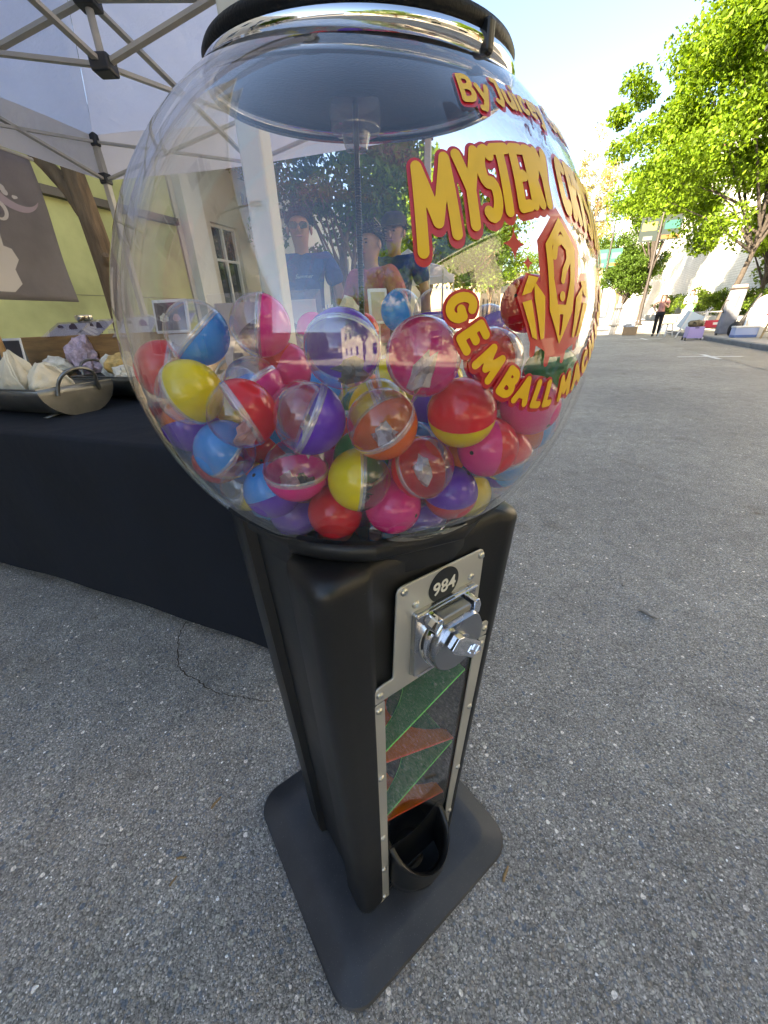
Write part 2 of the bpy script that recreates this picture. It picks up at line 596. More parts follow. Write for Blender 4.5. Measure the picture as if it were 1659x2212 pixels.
def text_mesh(txt, size, depth=0.0, shear=0.0, offset=0.0, spacing=1.0):
    cu_ = bpy.data.curves.new('text', 'FONT')
    cu_.body = txt
    cu_.size = size
    cu_.extrude = depth
    cu_.shear = shear
    cu_.offset = offset
    cu_.space_character = spacing
    cu_.align_x = 'CENTER'
    cu_.align_y = 'CENTER'
    cu_.resolution_u = 4
    ob = bpy.data.objects.new('text', cu_)
    COL.objects.link(ob)
    dg = bpy.context.evaluated_depsgraph_get()
    me = bpy.data.meshes.new_from_object(ob.evaluated_get(dg))
    bpy.data.objects.remove(ob)
    me.materials.clear()
    return me
for word, s, in (('LO', 9.72), ('TON', 11.2)):
    for i, ch in enumerate(word):
        o = link('sign_letter', text_mesh(ch, .30, .025), M_DARK_TRIM, cb)
        o.location = (.045, s - 16.7 + (i - (len(word) - 1) / 2) * .235, 3.76)
        o.rotation_euler = (R(90), 0, R(90))
# unseen tall block added to shade the stall; only its reflection shows
tb_open = [(s, s + 1.6, z, z + 1.9) for s in range(-27, 1, 4) for z in (1.0, 4.6, 8.2)]
facade('shade_building', -29.0, 3.0, 12.8, -7.25, 9, M_BRICKRED, tb_open, 'tall plain grey plaster building added behind the photographer for shade, mirrored in the globe', trim=M_WHITE_TRIM, pane_m=M_PANE)

rb_open = [(s, s + 1.5, z, z + 1.8) for s in range(-36, 8, 4) for z in (1.0, 4.6)]
facade('bounce_building', -40, 12.5, 8.2, 10.6, 10, mat('buff_stucco', (0.58, 0.52, 0.42), .9, vary=.12, vscale=1.0), rb_open, 'buff two storey building out of frame right, added to bounce light, mirrored in globe', trim=M_WHITE_TRIM, pane_m=M_PANE, side=-1)  # unseen pale front, added to bounce warm sunlight onto the machine
eb = facade('horizon_block', -56, -55, 10.0, -16, 2, M_BRICKRED, [], 'plain unseen building added behind the photographer to block the bright horizon', trim=M_WHITE_TRIM, pane_m=M_PANE)  # unseen block added to keep bright horizon sky out of the globe
MB().box((17, -4, 5), (32, 8, 10)).obj('main_block', M_BRICKRED, eb)
def brick_mat():
    w = NT('white_painted_brick')
    vec = w.coord('Object')
    sep = w.n('SeparateXYZ')
    w.l(vec, sep.inputs[0])
    comb = w.n('CombineXYZ')
    w.l(sep.outputs[1], comb.inputs[0])
    w.l(sep.outputs[2], comb.inputs[1])
    br = w.n('TexBrick', Scale=1.0)
    br.inputs['Brick Width'].default_value = 0.42
    br.inputs['Row Height'].default_value = 0.14
    br.inputs['Mortar Size'].default_value = 0.012
    br.inputs['Color1'].default_value = (0.78, 0.77, 0.74, 1)
    br.inputs['Color2'].default_value = (0.70, 0.69, 0.66, 1)
    br.inputs['Mortar'].default_value = (0.50, 0.49, 0.47, 1)
    w.l(comb.outputs[0], br.inputs['Vector'])
    nz = w.ramp(w.noise(vec, .5, 6).outputs[0], [(.3, (.88, .88, .88)), (.7, (1, 1, 1))])
    w.l(w.mix(1.0, br.outputs[0], nz, 'MULTIPLY'), w.b.inputs['Base Color'])
    w.b.inputs['Roughness'].default_value = .75
    w.bump(w.math('MULTIPLY', br.outputs['Fac'], -1.0), .6, .01)
    return w.m
M_WBRICK = brick_mat()
wb = facade('white_brick_building', 14, 66, 11.5, 10.6, 14, M_WBRICK, [(58, 59.4, 6.2, 8.0), (62, 63.4, 6.2, 8.0)], 'tall white painted brick building with tree shadows on its side wall', trim=M_WHITE_TRIM, frame_m=M_DARK_TRIM, pane_m=M_PANE, side=-1, roof_m=M_ROOFT)
wb2 = facade('white_gabled_building', 68, 84, 15.5, 9.4, 14, M_WBRICK, [(70, 71.4, 8, 10), (74, 75.4, 8, 10)], 'white building with a dark red roof edge above the small street tree', trim=M_WHITE_TRIM, frame_m=M_DARK_TRIM, pane_m=M_PANE, side=-1, roof_m=M_ROOFT)
fb = facade('tan_building', 46, 66, 7.6, -6.8, 10, M_TAN, [(s, s + 1.5, z, z + 1.8) for s in (48, 51.5, 55, 58.5, 62) for z in (1.0, 4.6)], 'tan two storey building far down the left side of the street', trim=M_WHITE_TRIM, frame_m=M_DARK_TRIM, pane_m=M_PANE)
fe = facade('beige_building', 86, 88, 8.0, -14, 3, M_TAN, [], 'beige block closing the far end of the street', trim=M_WHITE_TRIM, pane_m=M_PANE)
MB().box((9, 3, 4), (26, 8, 8)).obj('main_block', M_TAN, fe)
for i in range(6):
    wo = MB().box((-1 + i * 3.4, -1.03, 5.6), (1.5, .08, 1.7)).obj('window', M_DARK_TRIM, fe)
    MB().box((-1 + i * 3.4, -1.08, 5.6), (1.3, .02, 1.5)).obj('pane', M_PANE, wo)

# ------------------------------------------------------------------ trees and plants
def leaf_mat(name, col, trans=0.45, vary=0.5):
    w = NT(name)
    geo = w.n('NewGeometry')
    hue = w.ramp(geo.outputs['Random Per Island'], [(0.0, tuple(c * (1 - vary) for c in col)), (0.55, col), (1.0, tuple(min(1, c * (1 + vary)) for c in col))])
    w.l(hue, w.b.inputs['Base Color'])
    w.b.inputs['Roughness'].default_value = 0.55
    w.b.inputs['Specular IOR Level'].default_value = 0.2
    tr = w.n('BsdfTranslucent')
    w.l(w.mix(1.0, hue, (1.5, 1.35, 0.5), 'MULTIPLY'), tr.inputs[0])
    mx = w.n('MixShader')
    mx.inputs[0].default_value = trans
    w.l(w.b.outputs[0], mx.inputs[1])
    w.l(tr.outputs[0], mx.inputs[2])
    w.l(mx.outputs[0], w.out.inputs[0])
    return w.m
M_LEAF = leaf_mat('leaf_spring_green', (0.125, 0.215, 0.02))
M_LEAF_D = leaf_mat('leaf_mid_green', (0.07, 0.13, 0.022))
M_LEAF_P = leaf_mat('leaf_pale_straw', (0.34, 0.30, 0.14), 0.5)
M_LEAF_B = leaf_mat('leaf_hedge_green', (0.09, 0.15, 0.02), 0.35)
M_BARK = mat('bark_brown', (0.17, 0.105, 0.055), 0.9, vary=0.45, vscale=14, bump=1.0, bscale=26, bdist=0.02, stretch=(1, 1, .22))
M_BARK_D = mat('bark_dark', (0.045, 0.036, 0.03), 0.9, vary=0.4, vscale=12, bump=0.8, bscale=26, bdist=0.02)

def leaves_mesh(centers, n, spread, size, aspect=1.8, droop=0.35, flat=0.75):
    c = np.asarray(centers)
    idx = rng.integers(0, len(c), n)
    sp = np.asarray(spread)[idx] if np.ndim(spread) else np.full(n, spread)
    d = rng.normal(size=(n, 3))
    d /= np.linalg.norm(d, axis=1)[:, None]
    rad = sp * rng.random(n) ** 0.45
    p = c[idx] + d * rad[:, None] * np.array([1, 1, flat])
    ax = rng.normal(size=(n, 3)); ax[:, 2] -= droop; ax /= np.linalg.norm(ax, axis=1)[:, None]
    up = rng.normal(size=(n, 3)); up[:, 2] += 0.9
    sd_ = np.cross(ax, up); sd_ /= np.linalg.norm(sd_, axis=1)[:, None] + 1e-9
    nrm = np.cross(sd_, ax)
    L = size * (0.6 + 0.8 * rng.random(n))[:, None]
    W = L / aspect
    v = np.stack([p - ax * L / 2, p + sd_ * W / 2 + nrm * L * .08, p + ax * L / 2, p - sd_ * W / 2 + nrm * L * .08], 1).reshape(-1, 3)
    me = bpy.data.meshes.new('leaves')
    me.vertices.add(4 * n)
    me.vertices.foreach_set('co', v.astype(np.float32).ravel())
    me.loops.add(4 * n)
    me.polygons.add(n)
    me.polygons.foreach_set('loop_start', np.arange(0, 4 * n, 4, dtype=np.int32))
    me.loops.foreach_set('vertex_index', np.arange(4 * n, dtype=np.int32))
    me.update(calc_edges=True)
    me.validate()
    return me

def clumps(n, c, r, shell=0.55, low=-1.0):
    out = []
    while len(out) < n:
        d = rng.normal(size=3); d /= np.linalg.norm(d)
        if d[2] < low: continue
        k = shell + (1 - shell) * rng.random() ** .7
        k *= 0.86 + 0.22 * math.sin(3 * math.atan2(d[1], d[0]) + 4 * d[2])
        out.append(np.array(c) + d * np.array(r) * k)
    return np.array(out)

def tree(name, label, loc, h_trunk, r_trunk, cc, cr_, nclump, nleaf, leaf, m_leaf, m_bark, spread=None, lean=(0, 0), forks=None, nbranch=14, shell=.5, group=None, stems=1):
    root = empty(name, loc, 0, label, 'tree', group)
    cl = clumps(nclump, cc, cr_, shell)
    sp = spread or min(cr_) * .34
    spa = sp * (0.6 + 0.8 * rng.random(nclump))
    t = MB()
    top = Vector((lean[0], lean[1], h_trunk))
    for st in range(stems):
        jx, jy = (rng.random(2) - .5) * (0.7 if stems > 1 else 0)
        path, rad = [], []
        for i in range(9):
            u = i / 8
            path.append(Vector((jx * u * 1.2 + lean[0] * u + math.sin(u * 5 + st) * r_trunk * .5 * u, jy * u * 1.2 + lean[1] * u + math.cos(u * 4) * r_trunk * .35 * u, -.05 + h_trunk * u)))
            rad.append(r_trunk * (1.25 if i == 0 else 1) * (1 - .42 * u))
        t.tube(path, rad, 12)
        end = path[-1]
        for b in range(nbranch // stems):
            tgt = Vector(cl[rng.integers(len(cl))])
            a = path[(5 + b % 4) if forks is None else 8]
            midp = a.lerp(tgt, .5) + Vector((0, 0, .12 * (tgt - a).length * rng.random()))
            r1 = r_trunk * (.42 + .15 * rng.random())
            t.tube([a, a.lerp(midp, .5), midp, midp.lerp(tgt, .6), tgt], [r1, r1 * .8, r1 * .5, r1 * .3, r1 * .12], 7)
    for fk in forks or []:
        t.tube([Vector(p) for p in fk[0]], fk[1], 12)
    t.obj('trunk', m_bark, root, smooth=True, angle=60)
    link('crown', leaves_mesh(cl, nleaf, spa, leaf), m_leaf, root)
    return root

tree('street_tree', 'large bright green street tree at the right edge, over the white wall', (15.1, 18.65, .1), 4.6, .12, (-.3, .5, 7.8), (5.4, 5.0, 4.6), 150, 85000, .155, M_LEAF, M_BARK_D, spread=.85, lean=(.7, -.3), nbranch=26, shell=.35)
tree('young_tree', 'small round street tree beside the dark lamp post', (19.9, 34.7, .1), 2.0, .11, (.3, 0, 3.5), (2.3, 2.3, 1.7), 50, 15000, .17, M_LEAF_D, M_BARK_D, spread=.6)
tree('pale_tree', 'tall sparse straw coloured tree in the distance', sn(64, 3.6), 9.0, .2, (0, 0, 12), (4.2, 4.2, 8.0), 110, 9000, .26, M_LEAF_P, M_BARK, spread=.9, shell=.25, nbranch=26)
tree('street_tree', 'second large green street tree behind the bannered lamp post', sn(38.5, 6.7, .1), 5.0, .15, (0, 0, 8.4), (3.5, 3.5, 3.5), 90, 30000, .17, M_LEAF, M_BARK_D, spread=.75, nbranch=18, shell=.35)
tree('corner_tree', 'leafy street tree of mid green on the far right sidewalk edge', (19.6, 22.0, .1), 3.0, .14, (1.0, 0, 4.4), (2.6, 2.6, 2.2), 50, 14000, .18, M_LEAF, M_BARK_D, spread=.65)
tree('stall_tree', 'brown barked tree with a forked trunk behind the canopy tent', (-3.14, 5.30, .1), 3.3, .15, (-.8, 1.9, 6.8), (3.0, 2.6, 2.4), 60, 16000, .17, M_LEAF_D, M_BARK, spread=.8, lean=(.08, .0), nbranch=7, forks=[([(.0, 0, 2.15), (-.10, 0, 2.36), (-.26, 0, 2.56), (-.55, .1, 2.85), (-1.1, .3, 3.5), (-1.6, .5, 4.6)], [.10, .085, .07, .06, .05, .03]), ([(.10, -.06, 1.66), (.13, -.09, 1.70), (.15, -.12, 1.73)], [.075, .06, .035])])
tree('shop_tree', 'slim multi stemmed green tree in front of the cream shop', sn(10.2, -4.95, .1), 2.7, .08, (0, 0, 4.5), (2.5, 2.5, 2.4), 70, 17000, .15, M_LEAF_D, M_BARK, spread=.6, stems=3, nbranch=15)
for i, (s, n, h, r, lb) in enumerate([(19, -5.1, 7.0, 2.8, 'green street tree further down the left side, past the shop tree'), (29, -5.1, 7.5, 3.0, 'broad green tree on the left, before the tan building'),
                                      (40, -5.0, 8.5, 3.4, 'tall green tree on the left beside the tan building'), (52, 6.6, 9, 3.2, 'dark green tree far down the right sidewalk'),
                                      (72, -3.0, 10, 4.5, 'wide tree at the far end of the street, left of the middle'), (76, 1.5, 11, 4.5, 'wide tree closing the far end of the street')]):
    tree('street_tree', lb, sn(s, n, .1), h * .4, .14, (0, 0, h * .66), (r, r, h * .34), 60, 9000, .24, M_LEAF_D if i % 2 else M_LEAF, M_BARK, spread=r * .3)
for i, (s, n, h, r, lb) in enumerate([(-7, 7.4, 8, 3.4, 'street tree behind the photographer on the right, mirrored in the globe'), (-17, 7.6, 9, 3.6, 'second street tree behind the photographer on the right'),
                                      (-9, -5.2, 7, 2.6, 'street tree behind the photographer by the tall grey building'), (2.5, 7.6, 7.5, 2.8, 'street tree out of frame on the right kerb, mirrored in the globe')]):
    tree('street_tree', lb, sn(s, n, .1), h * .4, .15, (0, 0, h * .66), (r, r, h * .34), 60, 9000, .24, M_LEAF, M_BARK, spread=r * .3)
# the fork of the trunk behind the tent, with an old branch scar
def hedge(label, s, n, rs, rn, h, z=.45):
    root = empty('shrub', sn(s, n, z), STREET_RZ, label, 'shrub')
    cl = clumps(45, (0, 0, h * .5), (rn, rs, h * .55), .5)
    st = MB()
    for i in range(8):
        a = rng.random() * 6.28
        st.tube([(0.1 * math.cos(a), .1 * math.sin(a), -.05), (rn * .4 * math.cos(a), rs * .4 * math.sin(a), h * .45), (rn * .7 * math.cos(a), rs * .7 * math.sin(a), h * .8)], [.03, .02, .008], 6)
    st.obj('stems', M_BARK_D, root)
    link('foliage', leaves_mesh(cl, 5200, .34, .11, 1.6), M_LEAF_B, root)
M_PLANTER = mat('planter_concrete', (0.30, 0.30, 0.29), .85, vary=.12, vscale=2)
pl = MB().box((0, 0, 0), (1.7, 26, .45)).obj('planter', M_PLANTER, None, bevel=.03, label='long low grey concrete planter wall in front of the white brick wall', cat='planter')
pl.location = sn(34, 9.55, .34); pl.rotation_euler = (0, 0, STREET_RZ)
for lab, s, n, rs, rn, h in [('rounded yellowish shrub at the left end of the planter, behind the lamp post', 43.5, 9.5, 2.4, .9, 1.55), ('wide dark green shrub behind the two women in the planter', 36, 9.5, 3.2, .95, 1.75),
                             ('wide shrub right of the green scooter', 30, 9.5, 2.4, .9, 1.5), ('bright yellow green shrub behind the grey tent bag', 25, 9.5, 1.9, .85, 1.3)]:
    hedge(lab, s, n, rs, rn, h)

# ------------------------------------------------------------------ lamp posts
M_POLE = mat('dark_brown_pole', (0.035, 0.028, 0.026), .45)
def lamp_post(label, p, h, arms, banner=None, col=None, arm_dir=(1, 0)):
    root = empty('lamp_post', p, 0, label, 'lamp post')
    MB().tube([(0, 0, 0), (0, 0, .5), (0, 0, h)], [.10, .085, .06], 12).obj('pole', M_POLE, root, smooth=True)
    MB().lathe([(.0, 0), (.24, 0), (.24, .05), (.15, .12), (.11, .3), (.0, .3)], 16).obj('foot', M_POLE, root, smooth=True)
    ad = Vector((arm_dir[0], arm_dir[1], 0))
    for L in arms:
        MB().bar((0, 0, h - .12), ad * L + Vector((0, 0, h - .05)), .06).obj('arm', M_POLE, root)
        e = ad * L
        hd = MB().box((e.x, e.y, h - .06), (.55, .3, .09), Matrix.Rotation(math.atan2(ad.y, ad.x), 4, 'Z')).obj('lamp_head', M_POLE, root, bevel=.02)
        MB().box((e.x, e.y, h - .112), (.4, .22, .012), Matrix.Rotation(math.atan2(ad.y, ad.x), 4, 'Z')).obj('lens', mat('lamp_lens', (.55, .55, .5), .3), hd)
    if banner:
        z0, z1, wd = banner
        vx = NV
        for sgn in (-1, 1):
            c = vx * sgn * (.1 + wd / 2)
            rot = Matrix.Rotation(STREET_RZ, 4, 'Z')
            b = MB().box((c.x, c.y, (z0 + z1) / 2), (wd, .02, z1 - z0), rot).obj('banner', mat(col[0], col[1], .7), root)
            MB().box((c.x - SV.x * .013, c.y - SV.y * .013, z0 + (z1 - z0) * .62), (wd * .8, .004, (z1 - z0) * .34), rot).obj('printed_field', mat(col[2 if sgn < 0 else 4], col[3 if sgn < 0 else 5], .7), b)
            MB().box((c.x - SV.x * .013, c.y - SV.y * .013, z0 + (z1 - z0) * .14), (wd * (.5 if sgn < 0 else .96), .004, (z1 - z0) * .16), rot).obj('printed_field', mat('banner_foot_l' if sgn < 0 else 'banner_foot_r', (.14, .15, .14) if sgn < 0 else (.25, .09, .03), .7), b)
            MB().bar((0, 0, z1), (c.x * 1.9, c.y * 1.9, z1), .03).obj('bracket', M_POLE, root)
lamp_post('dark lamp post with two banners above the women', (17.05, 27.34, .125), 8.6, [1.6], (4.55, 5.75, .95), ('banner_dark', (.015, .028, .028), 'banner_yellow', (.26, .20, .07), 'banner_teal', (.012, .10, .09)), (NV.x, NV.y))
lamp_post('thin lamp post with a crossbar and green banners beside the globe edge', Vector((math.sin(R(27.6)) * 46, math.cos(R(27.6)) * 46, .0)), 8.2, [1.7, -1.7], (4.6, 6.0, .9), ('banner_green', (.012, .10, .085), 'banner_light_green', (.05, .16, .13), 'banner_light_green', (.05, .16, .13)), (NV.x, NV.y))
lamp_post('street lamp behind the photographer whose arm is mirrored in the globe', sn(-4.0, -4.8, .125), 6.6, [2.2], None, None, (NV.x, NV.y))
lp = lamp_post('lamp head reaching into the large tree at the right edge', sn(13.5, 6.1, .125), 5.75, [-2.3], None, None, (NV.x, NV.y))
# ------------------------------------------------------------------ canopy tent over the stall
M_FRAME = mat('tent_frame_paint', (0.50, 0.47, 0.40), .45, vary=.06, vscale=10)
M_JOINT = mat('tent_joint_plastic', (0.04, 0.042, 0.045), .5)
def canopy_mat():
    w = NT('canopy_cloth')
    vec = w.coord('Object')
    nz = w.noise(vec, 1.6, 6)
    fold = w.noise(vec, 7, 4)
    c = w.ramp(nz.outputs[0], [(.3, (.78, .75, .78)), (.7, (.88, .85, .87))])
    w.l(c, w.b.inputs['Base Color'])
    w.b.inputs['Roughness'].default_value = .7
    bp = w.bump(w.math('ADD', nz.outputs[0], w.math('MULTIPLY', fold.outputs[0], .25)), .6, .06)
    tr = w.n('BsdfTranslucent')
    w.l(w.mix(1.0, c, (.9, .88, .95), 'MULTIPLY'), tr.inputs[0])
    w.l(bp.outputs[0], tr.inputs['Normal'])
    mx = w.n('MixShader')
    mx.inputs[0].default_value = .75
    w.l(w.b.outputs[0], mx.inputs[1]); w.l(tr.outputs[0], mx.inputs[2]); w.l(mx.outputs[0], w.out.inputs[0])
    return w.m
M_CANOPY = canopy_mat()

def make_tent(corners, eave, val, peak, label, hub=(2.24, 2.48), leg_w=.05, detail=True, canopy_m=None):
    cx = sum(c[0] for c in corners) / 4; cyy = sum(c[1] for c in corners) / 4
    ctr = Vector((cx, cyy, 0))
    root = empty('canopy_tent', ctr, 0, label, 'tent')
    P = [Vector((c[0], c[1], 0)) - ctr for c in corners]
    for p in P:
        yaw = math.atan2((P[1] - P[0]).y, (P[1] - P[0]).x)
        rot = Matrix.Rotation(yaw, 4, 'Z')
        lg = MB().box((p.x, p.y, (eave + .02) / 2), (leg_w, leg_w, eave + .02), rot).obj('leg', M_FRAME, root, bevel=.006)
        if detail:
            MB().box((p.x, p.y, .012), (.13, .13, .024), rot).obj('foot', M_JOINT, lg)
            MB().box((p.x, p.y, eave - .03), (leg_w + .03, leg_w + .03, .09), rot).obj('bracket', M_JOINT, lg, bevel=.008)
            MB().box((p.x, p.y, eave - .30), (leg_w + .026, leg_w + .026, .08), rot).obj('bracket', M_JOINT, lg, bevel=.008)
    # roof: four panels with a little sag, hanging valance
    N = 14
    for k in range(4):
        a, b = P[k], P[(k + 1) % 4]
        vs, fs = [], []
        for i in range(N + 1):
            t = i / N
            for j in range(N + 1):
                u = j / N
                e = a.lerp(b, u)
                q = e * (1 - t) * 1.0
                z = eave + (peak - eave) * t - .10 * math.sin(math.pi * t) - .05 * math.sin(math.pi * u) * (1 - t)
                vs.append((q.x * 1.005, q.y * 1.005, z + .012 * math.sin(9 * u + 5 * t)))
        W = N + 1
        for i in range(N):
            for j in range(N):
                fs.append((i * W + j, i * W + j + 1, (i + 1) * W + j + 1, (i + 1) * W + j))
        MB().add(vs, fs).obj('roof_panel', canopy_m or M_CANOPY, root, smooth=True, angle=80)
        vs, fs = [], []
        out = (a + b) / 2
        out = out.normalized() * .02
        for j in range(25):
            u = j / 24
            e = a.lerp(b, u) * 1.006
            wob = .012 * math.sin(11 * u + k)
            vs += [(e.x * .999, e.y * .999, eave - .05 * math.sin(math.pi * u) + .012 * math.sin(9 * u)), (e.x + out.x * (1.5 + wob * 30), e.y + out.y * (1.5 + wob * 30), eave - val - .03 * math.sin(math.pi * u))]
            if j:
                c = 2 * j
                fs.append((c - 2, c - 1, c + 1, c))
        MB().add(vs, fs).obj('valance', canopy_m or M_CANOPY, root, smooth=True, angle=80)
    if detail:
        lo, up = hub
        cu_, cl_ = Vector((0, 0, up)), Vector((0, 0, lo))
        MB().cyl((0, 0, lo), (0, 0, peak - .12), .018).obj('centre_post', M_FRAME, root)
        for z in (lo, up):
            MB().box((0, 0, z), (.10, .10, .07)).obj('hub', M_JOINT, root, bevel=.012)
        for k in range(4):
            a, b = P[k], P[(k + 1) % 4]
            m = (a + b) / 2
            mu, ml = m + Vector((0, 0, eave - .05)), m + Vector((0, 0, eave - .33))
            for q in (a, b):
                MB().bar(q + Vector((0, 0, eave - .04)), ml, .032, .018).obj('truss_bar', M_FRAME, root)
                MB().bar(q + Vector((0, 0, eave - .31)), mu, .032, .018).obj('truss_bar', M_FRAME, root)
            MB().bar(cl_, mu, .032, .018).obj('truss_bar', M_FRAME, root)
            MB().bar(cu_, ml, .032, .018).obj('truss_bar', M_FRAME, root)
            for z in (mu, ml):
                MB().box(z, (.07, .07, .06), Matrix.Rotation(math.atan2(m.y, m.x), 4, 'Z')).obj('joint', M_JOINT, root, bevel=.01)
    return root
TA, TB = (-.222, 1.0), (-2.44, 4.59)
tcx, tcy = (TA[0] + TB[0]) / 2, (TA[1] + TB[1]) / 2
hx, hy = (TB[0] - TA[0]) / 2, (TB[1] - TA[1]) / 2
TE, TD = (tcx + hy, tcy - hx), (tcx - hy, tcy + hx)
make_tent([TA, TE, TB, TD], 2.62, .30, 3.45, 'white canopy tent with beige scissor frame over the crystal stall', (2.27, 2.50))
tag_m = mat('red_strap', (.45, .02, .03), .6)
far_c = sn(13.6, -4.2)
make_tent([(far_c.x - 1.7, far_c.y - .9), (far_c.x + .75, far_c.y - 1.6), (far_c.x + 1.5, far_c.y + .9), (far_c.x - .95, far_c.y + 1.6)], 2.35, .22, 3.0, 'small white canopy tent further down the street, seen through the globe', detail=False)

# ------------------------------------------------------------------ hanging banner on the rear side of the tent
def banner_mat():
    w = NT('banner_cloth')
    vec = w.coord('Object')
    c = w.ramp(w.noise(vec, 2.2, 5).outputs[0], [(.3, (.21, .19, .20)), (.7, (.31, .28, .285))])
    w.l(c, w.b.inputs['Base Color'])
    w.b.inputs['Roughness'].default_value = .75
    bp = w.bump(w.noise(vec, 5, 4).outputs[0], .5, .04)
    tr = w.n('BsdfTranslucent')
    w.l(c, tr.inputs[0])
    mx = w.n('MixShader'); mx.inputs[0].default_value = .3
    w.l(w.b.outputs[0], mx.inputs[1]); w.l(tr.outputs[0], mx.inputs[2]); w.l(mx.outputs[0], w.out.inputs[0])
    return w.m

# ---- signed distance drawing: lettering and emblems as clean flat polygons
def seg_dist(X, Y, a, b):
    dx, dy = b[0] - a[0], b[1] - a[1]
    L = dx * dx + dy * dy + 1e-12
    t = np.clip(((X - a[0]) * dx + (Y - a[1]) * dy) / L, 0, 1)
    return np.hypot(X - a[0] - t * dx, Y - a[1] - t * dy), t
def strokes_sdf(X, Y, strokes, rad, sx=1.0, sy=1.0):
    """strokes: list of polylines of (x, y) or (x, y, radius)"""
    out = np.full(X.shape, 1e9)
    for st in strokes:
        if len(st) == 1:
            st = [st[0], st[0]]
        for a, b in zip(st[:-1], st[1:]):
            d, t = seg_dist(X, Y, a, b)
            ra = a[2] if len(a) > 2 else rad
            rb = b[2] if len(b) > 2 else rad
            out = np.minimum(out, d - (ra + (rb - ra) * t))
    return out
def poly_sdf(X, Y, poly):
    inside = np.zeros(X.shape, bool)
    out = np.full(X.shape, 1e9)
    n = len(poly)
    for i in range(n):
        a, b = poly[i], poly[(i + 1) % n]
        d, _ = seg_dist(X, Y, a, b)
        out = np.minimum(out, d)
        c = (a[1] > Y) != (b[1] > Y)
        with np.errstate(divide='ignore', invalid='ignore'):
            xi = (b[0] - a[0]) * (Y - a[1]) / (b[1] - a[1] + 1e-15) + a[0]
        inside ^= c & (X < xi)
    return np.where(inside, -out, out)
def contour(x0, x1, y0, y1, h, fn):
    """marching squares: polygons of the region fn < 0"""
    nx, ny = int(math.ceil((x1 - x0) / h)) + 1, int(math.ceil((y1 - y0) / h)) + 1
    xs, ys = x0 + h * np.arange(nx), y0 + h * np.arange(ny)
    X, Y = np.meshgrid(xs, ys)
    D = fn(X, Y)
    verts, key, faces = [], {}, []
    def vid(k, p):
        i = key.get(k)
        if i is None:
            i = key[k] = len(verts)
            verts.append(p)
        return i
    neg = D < 0
    any_ = neg[:-1, :-1] | neg[1:, :-1] | neg[:-1, 1:] | neg[1:, 1:]
    for j, i in zip(*np.nonzero(any_)):
        cs = [(i, j), (i + 1, j), (i + 1, j + 1), (i, j + 1)]
        f = []
        for q in range(4):
            a, b = cs[q], cs[(q + 1) % 4]
            da, db = D[a[1], a[0]], D[b[1], b[0]]
            if da < 0:
                f.append(vid(('v',) + a, (xs[a[0]], ys[a[1]])))
            if (da < 0) != (db < 0):
                t = da / (da - db)
                k = ('e',) + (a + b if a < b else b + a)
                f.append(vid(k, (xs[a[0]] + (xs[b[0]] - xs[a[0]]) * t, ys[a[1]] + (ys[b[1]] - ys[a[1]]) * t)))
        if len(f) >= 3:
            faces.append(f)
    return verts, faces
def arc(cx, cy, rx, ry, a0, a1, n=14, r=None):
    out = []
    for i in range(n + 1):
        a = R(a0 + (a1 - a0) * i / n)
        p = (cx + rx * math.cos(a), cy + ry * math.sin(a))
        out.append(p + (r(i / n),) if r else p)
    return out

bdir = (Vector((TD[0], TD[1], 0)) - Vector((TB[0], TB[1], 0))).normalized()
bn = Vector((bdir.y, -bdir.x, 0))
if bn.dot(Vector((0, 0, 0)) - Vector((TB[0], TB[1], 0))) < 0:
    bn = -bn
b0 = Vector((TB[0], TB[1], 0)) + bdir * .72
ban = empty('stall_banner', b0 + bdir * .7, 0, 'taupe cloth banner with a white S and crescent hanging at the back of the tent', 'banner')
bo = b0 - ban.location
def bpt(u, v, d=0.0):           # u left from the right edge, v up
    ww = .012 * math.sin(u * 9) + .01 * math.sin(v * 7 + u * 3)
    return bo + bdir * u + Vector((0, 0, v)) + bn * (d + ww)
vs, fs = [], []
NU, NVv = 30, 20
for i in range(NU + 1):
    for j in range(NVv + 1):
        vs.append(bpt(1.5 * i / NU, 1.30 + .96 * j / NVv))
for i in range(NU):
    for j in range(NVv):
        k = i * (NVv + 1) + j
        fs.append((k, k + 1, k + NVv + 2, k + NVv + 1))
MB().add(vs, fs).obj('cloth', banner_mat(), ban, smooth=True, solid=.002)
MB().tube([bpt(-.03, 2.27), bpt(1.55, 2.27)], .012).obj('top_rod', M_FRAME, ban)
M_BPRINT = mat('banner_print_cream', (.62, .58, .55), .8)
M_BPRINT2 = mat('banner_print_mauve', (.42, .34, .38), .8)
def flat_print(name, m, x0, x1, y0, y1, h, fn, put, parent):
    v, f = contour(x0, x1, y0, y1, h, fn)
    return MB().add([put(a, b) for a, b in v], f).obj(name, m, parent)
sS = [arc(0, .055, .045, .05, 40, 270, 14, lambda t: .006 + .012 * math.sin(math.pi * t)) , arc(0, -.055, .05, .06, 90, -130, 14, lambda t: .018 - .012 * t), [(.036, .09, .016)], [(-.04, -.09, .016)]]
flat_print('letter', M_BPRINT, -.12, .12, -.16, .16, .006, lambda X, Y: strokes_sdf(X, Y, sS, .01), lambda x, y: bpt(.40 - x * 1.0, 1.93 + y * .95, .004), ban)
cres = lambda X, Y: np.maximum(np.hypot(X, Y) - .19, .172 - np.hypot(X - .035, Y - .028))
flat_print('crescent', M_BPRINT2, -.22, .22, -.22, .22, .008, lambda X, Y: np.maximum(cres(X, Y), Y - X - .19), lambda x, y: bpt(.24 - x, 2.06 + y * .9, .004), ban)
flowers = [[(-.06, -.02, .022)], [(-.085, .03, .012), (-.08, .055, .008)], [(0, -.065, .012), (.02, -.062, .008)], [(-.05, -.045, .02)]]
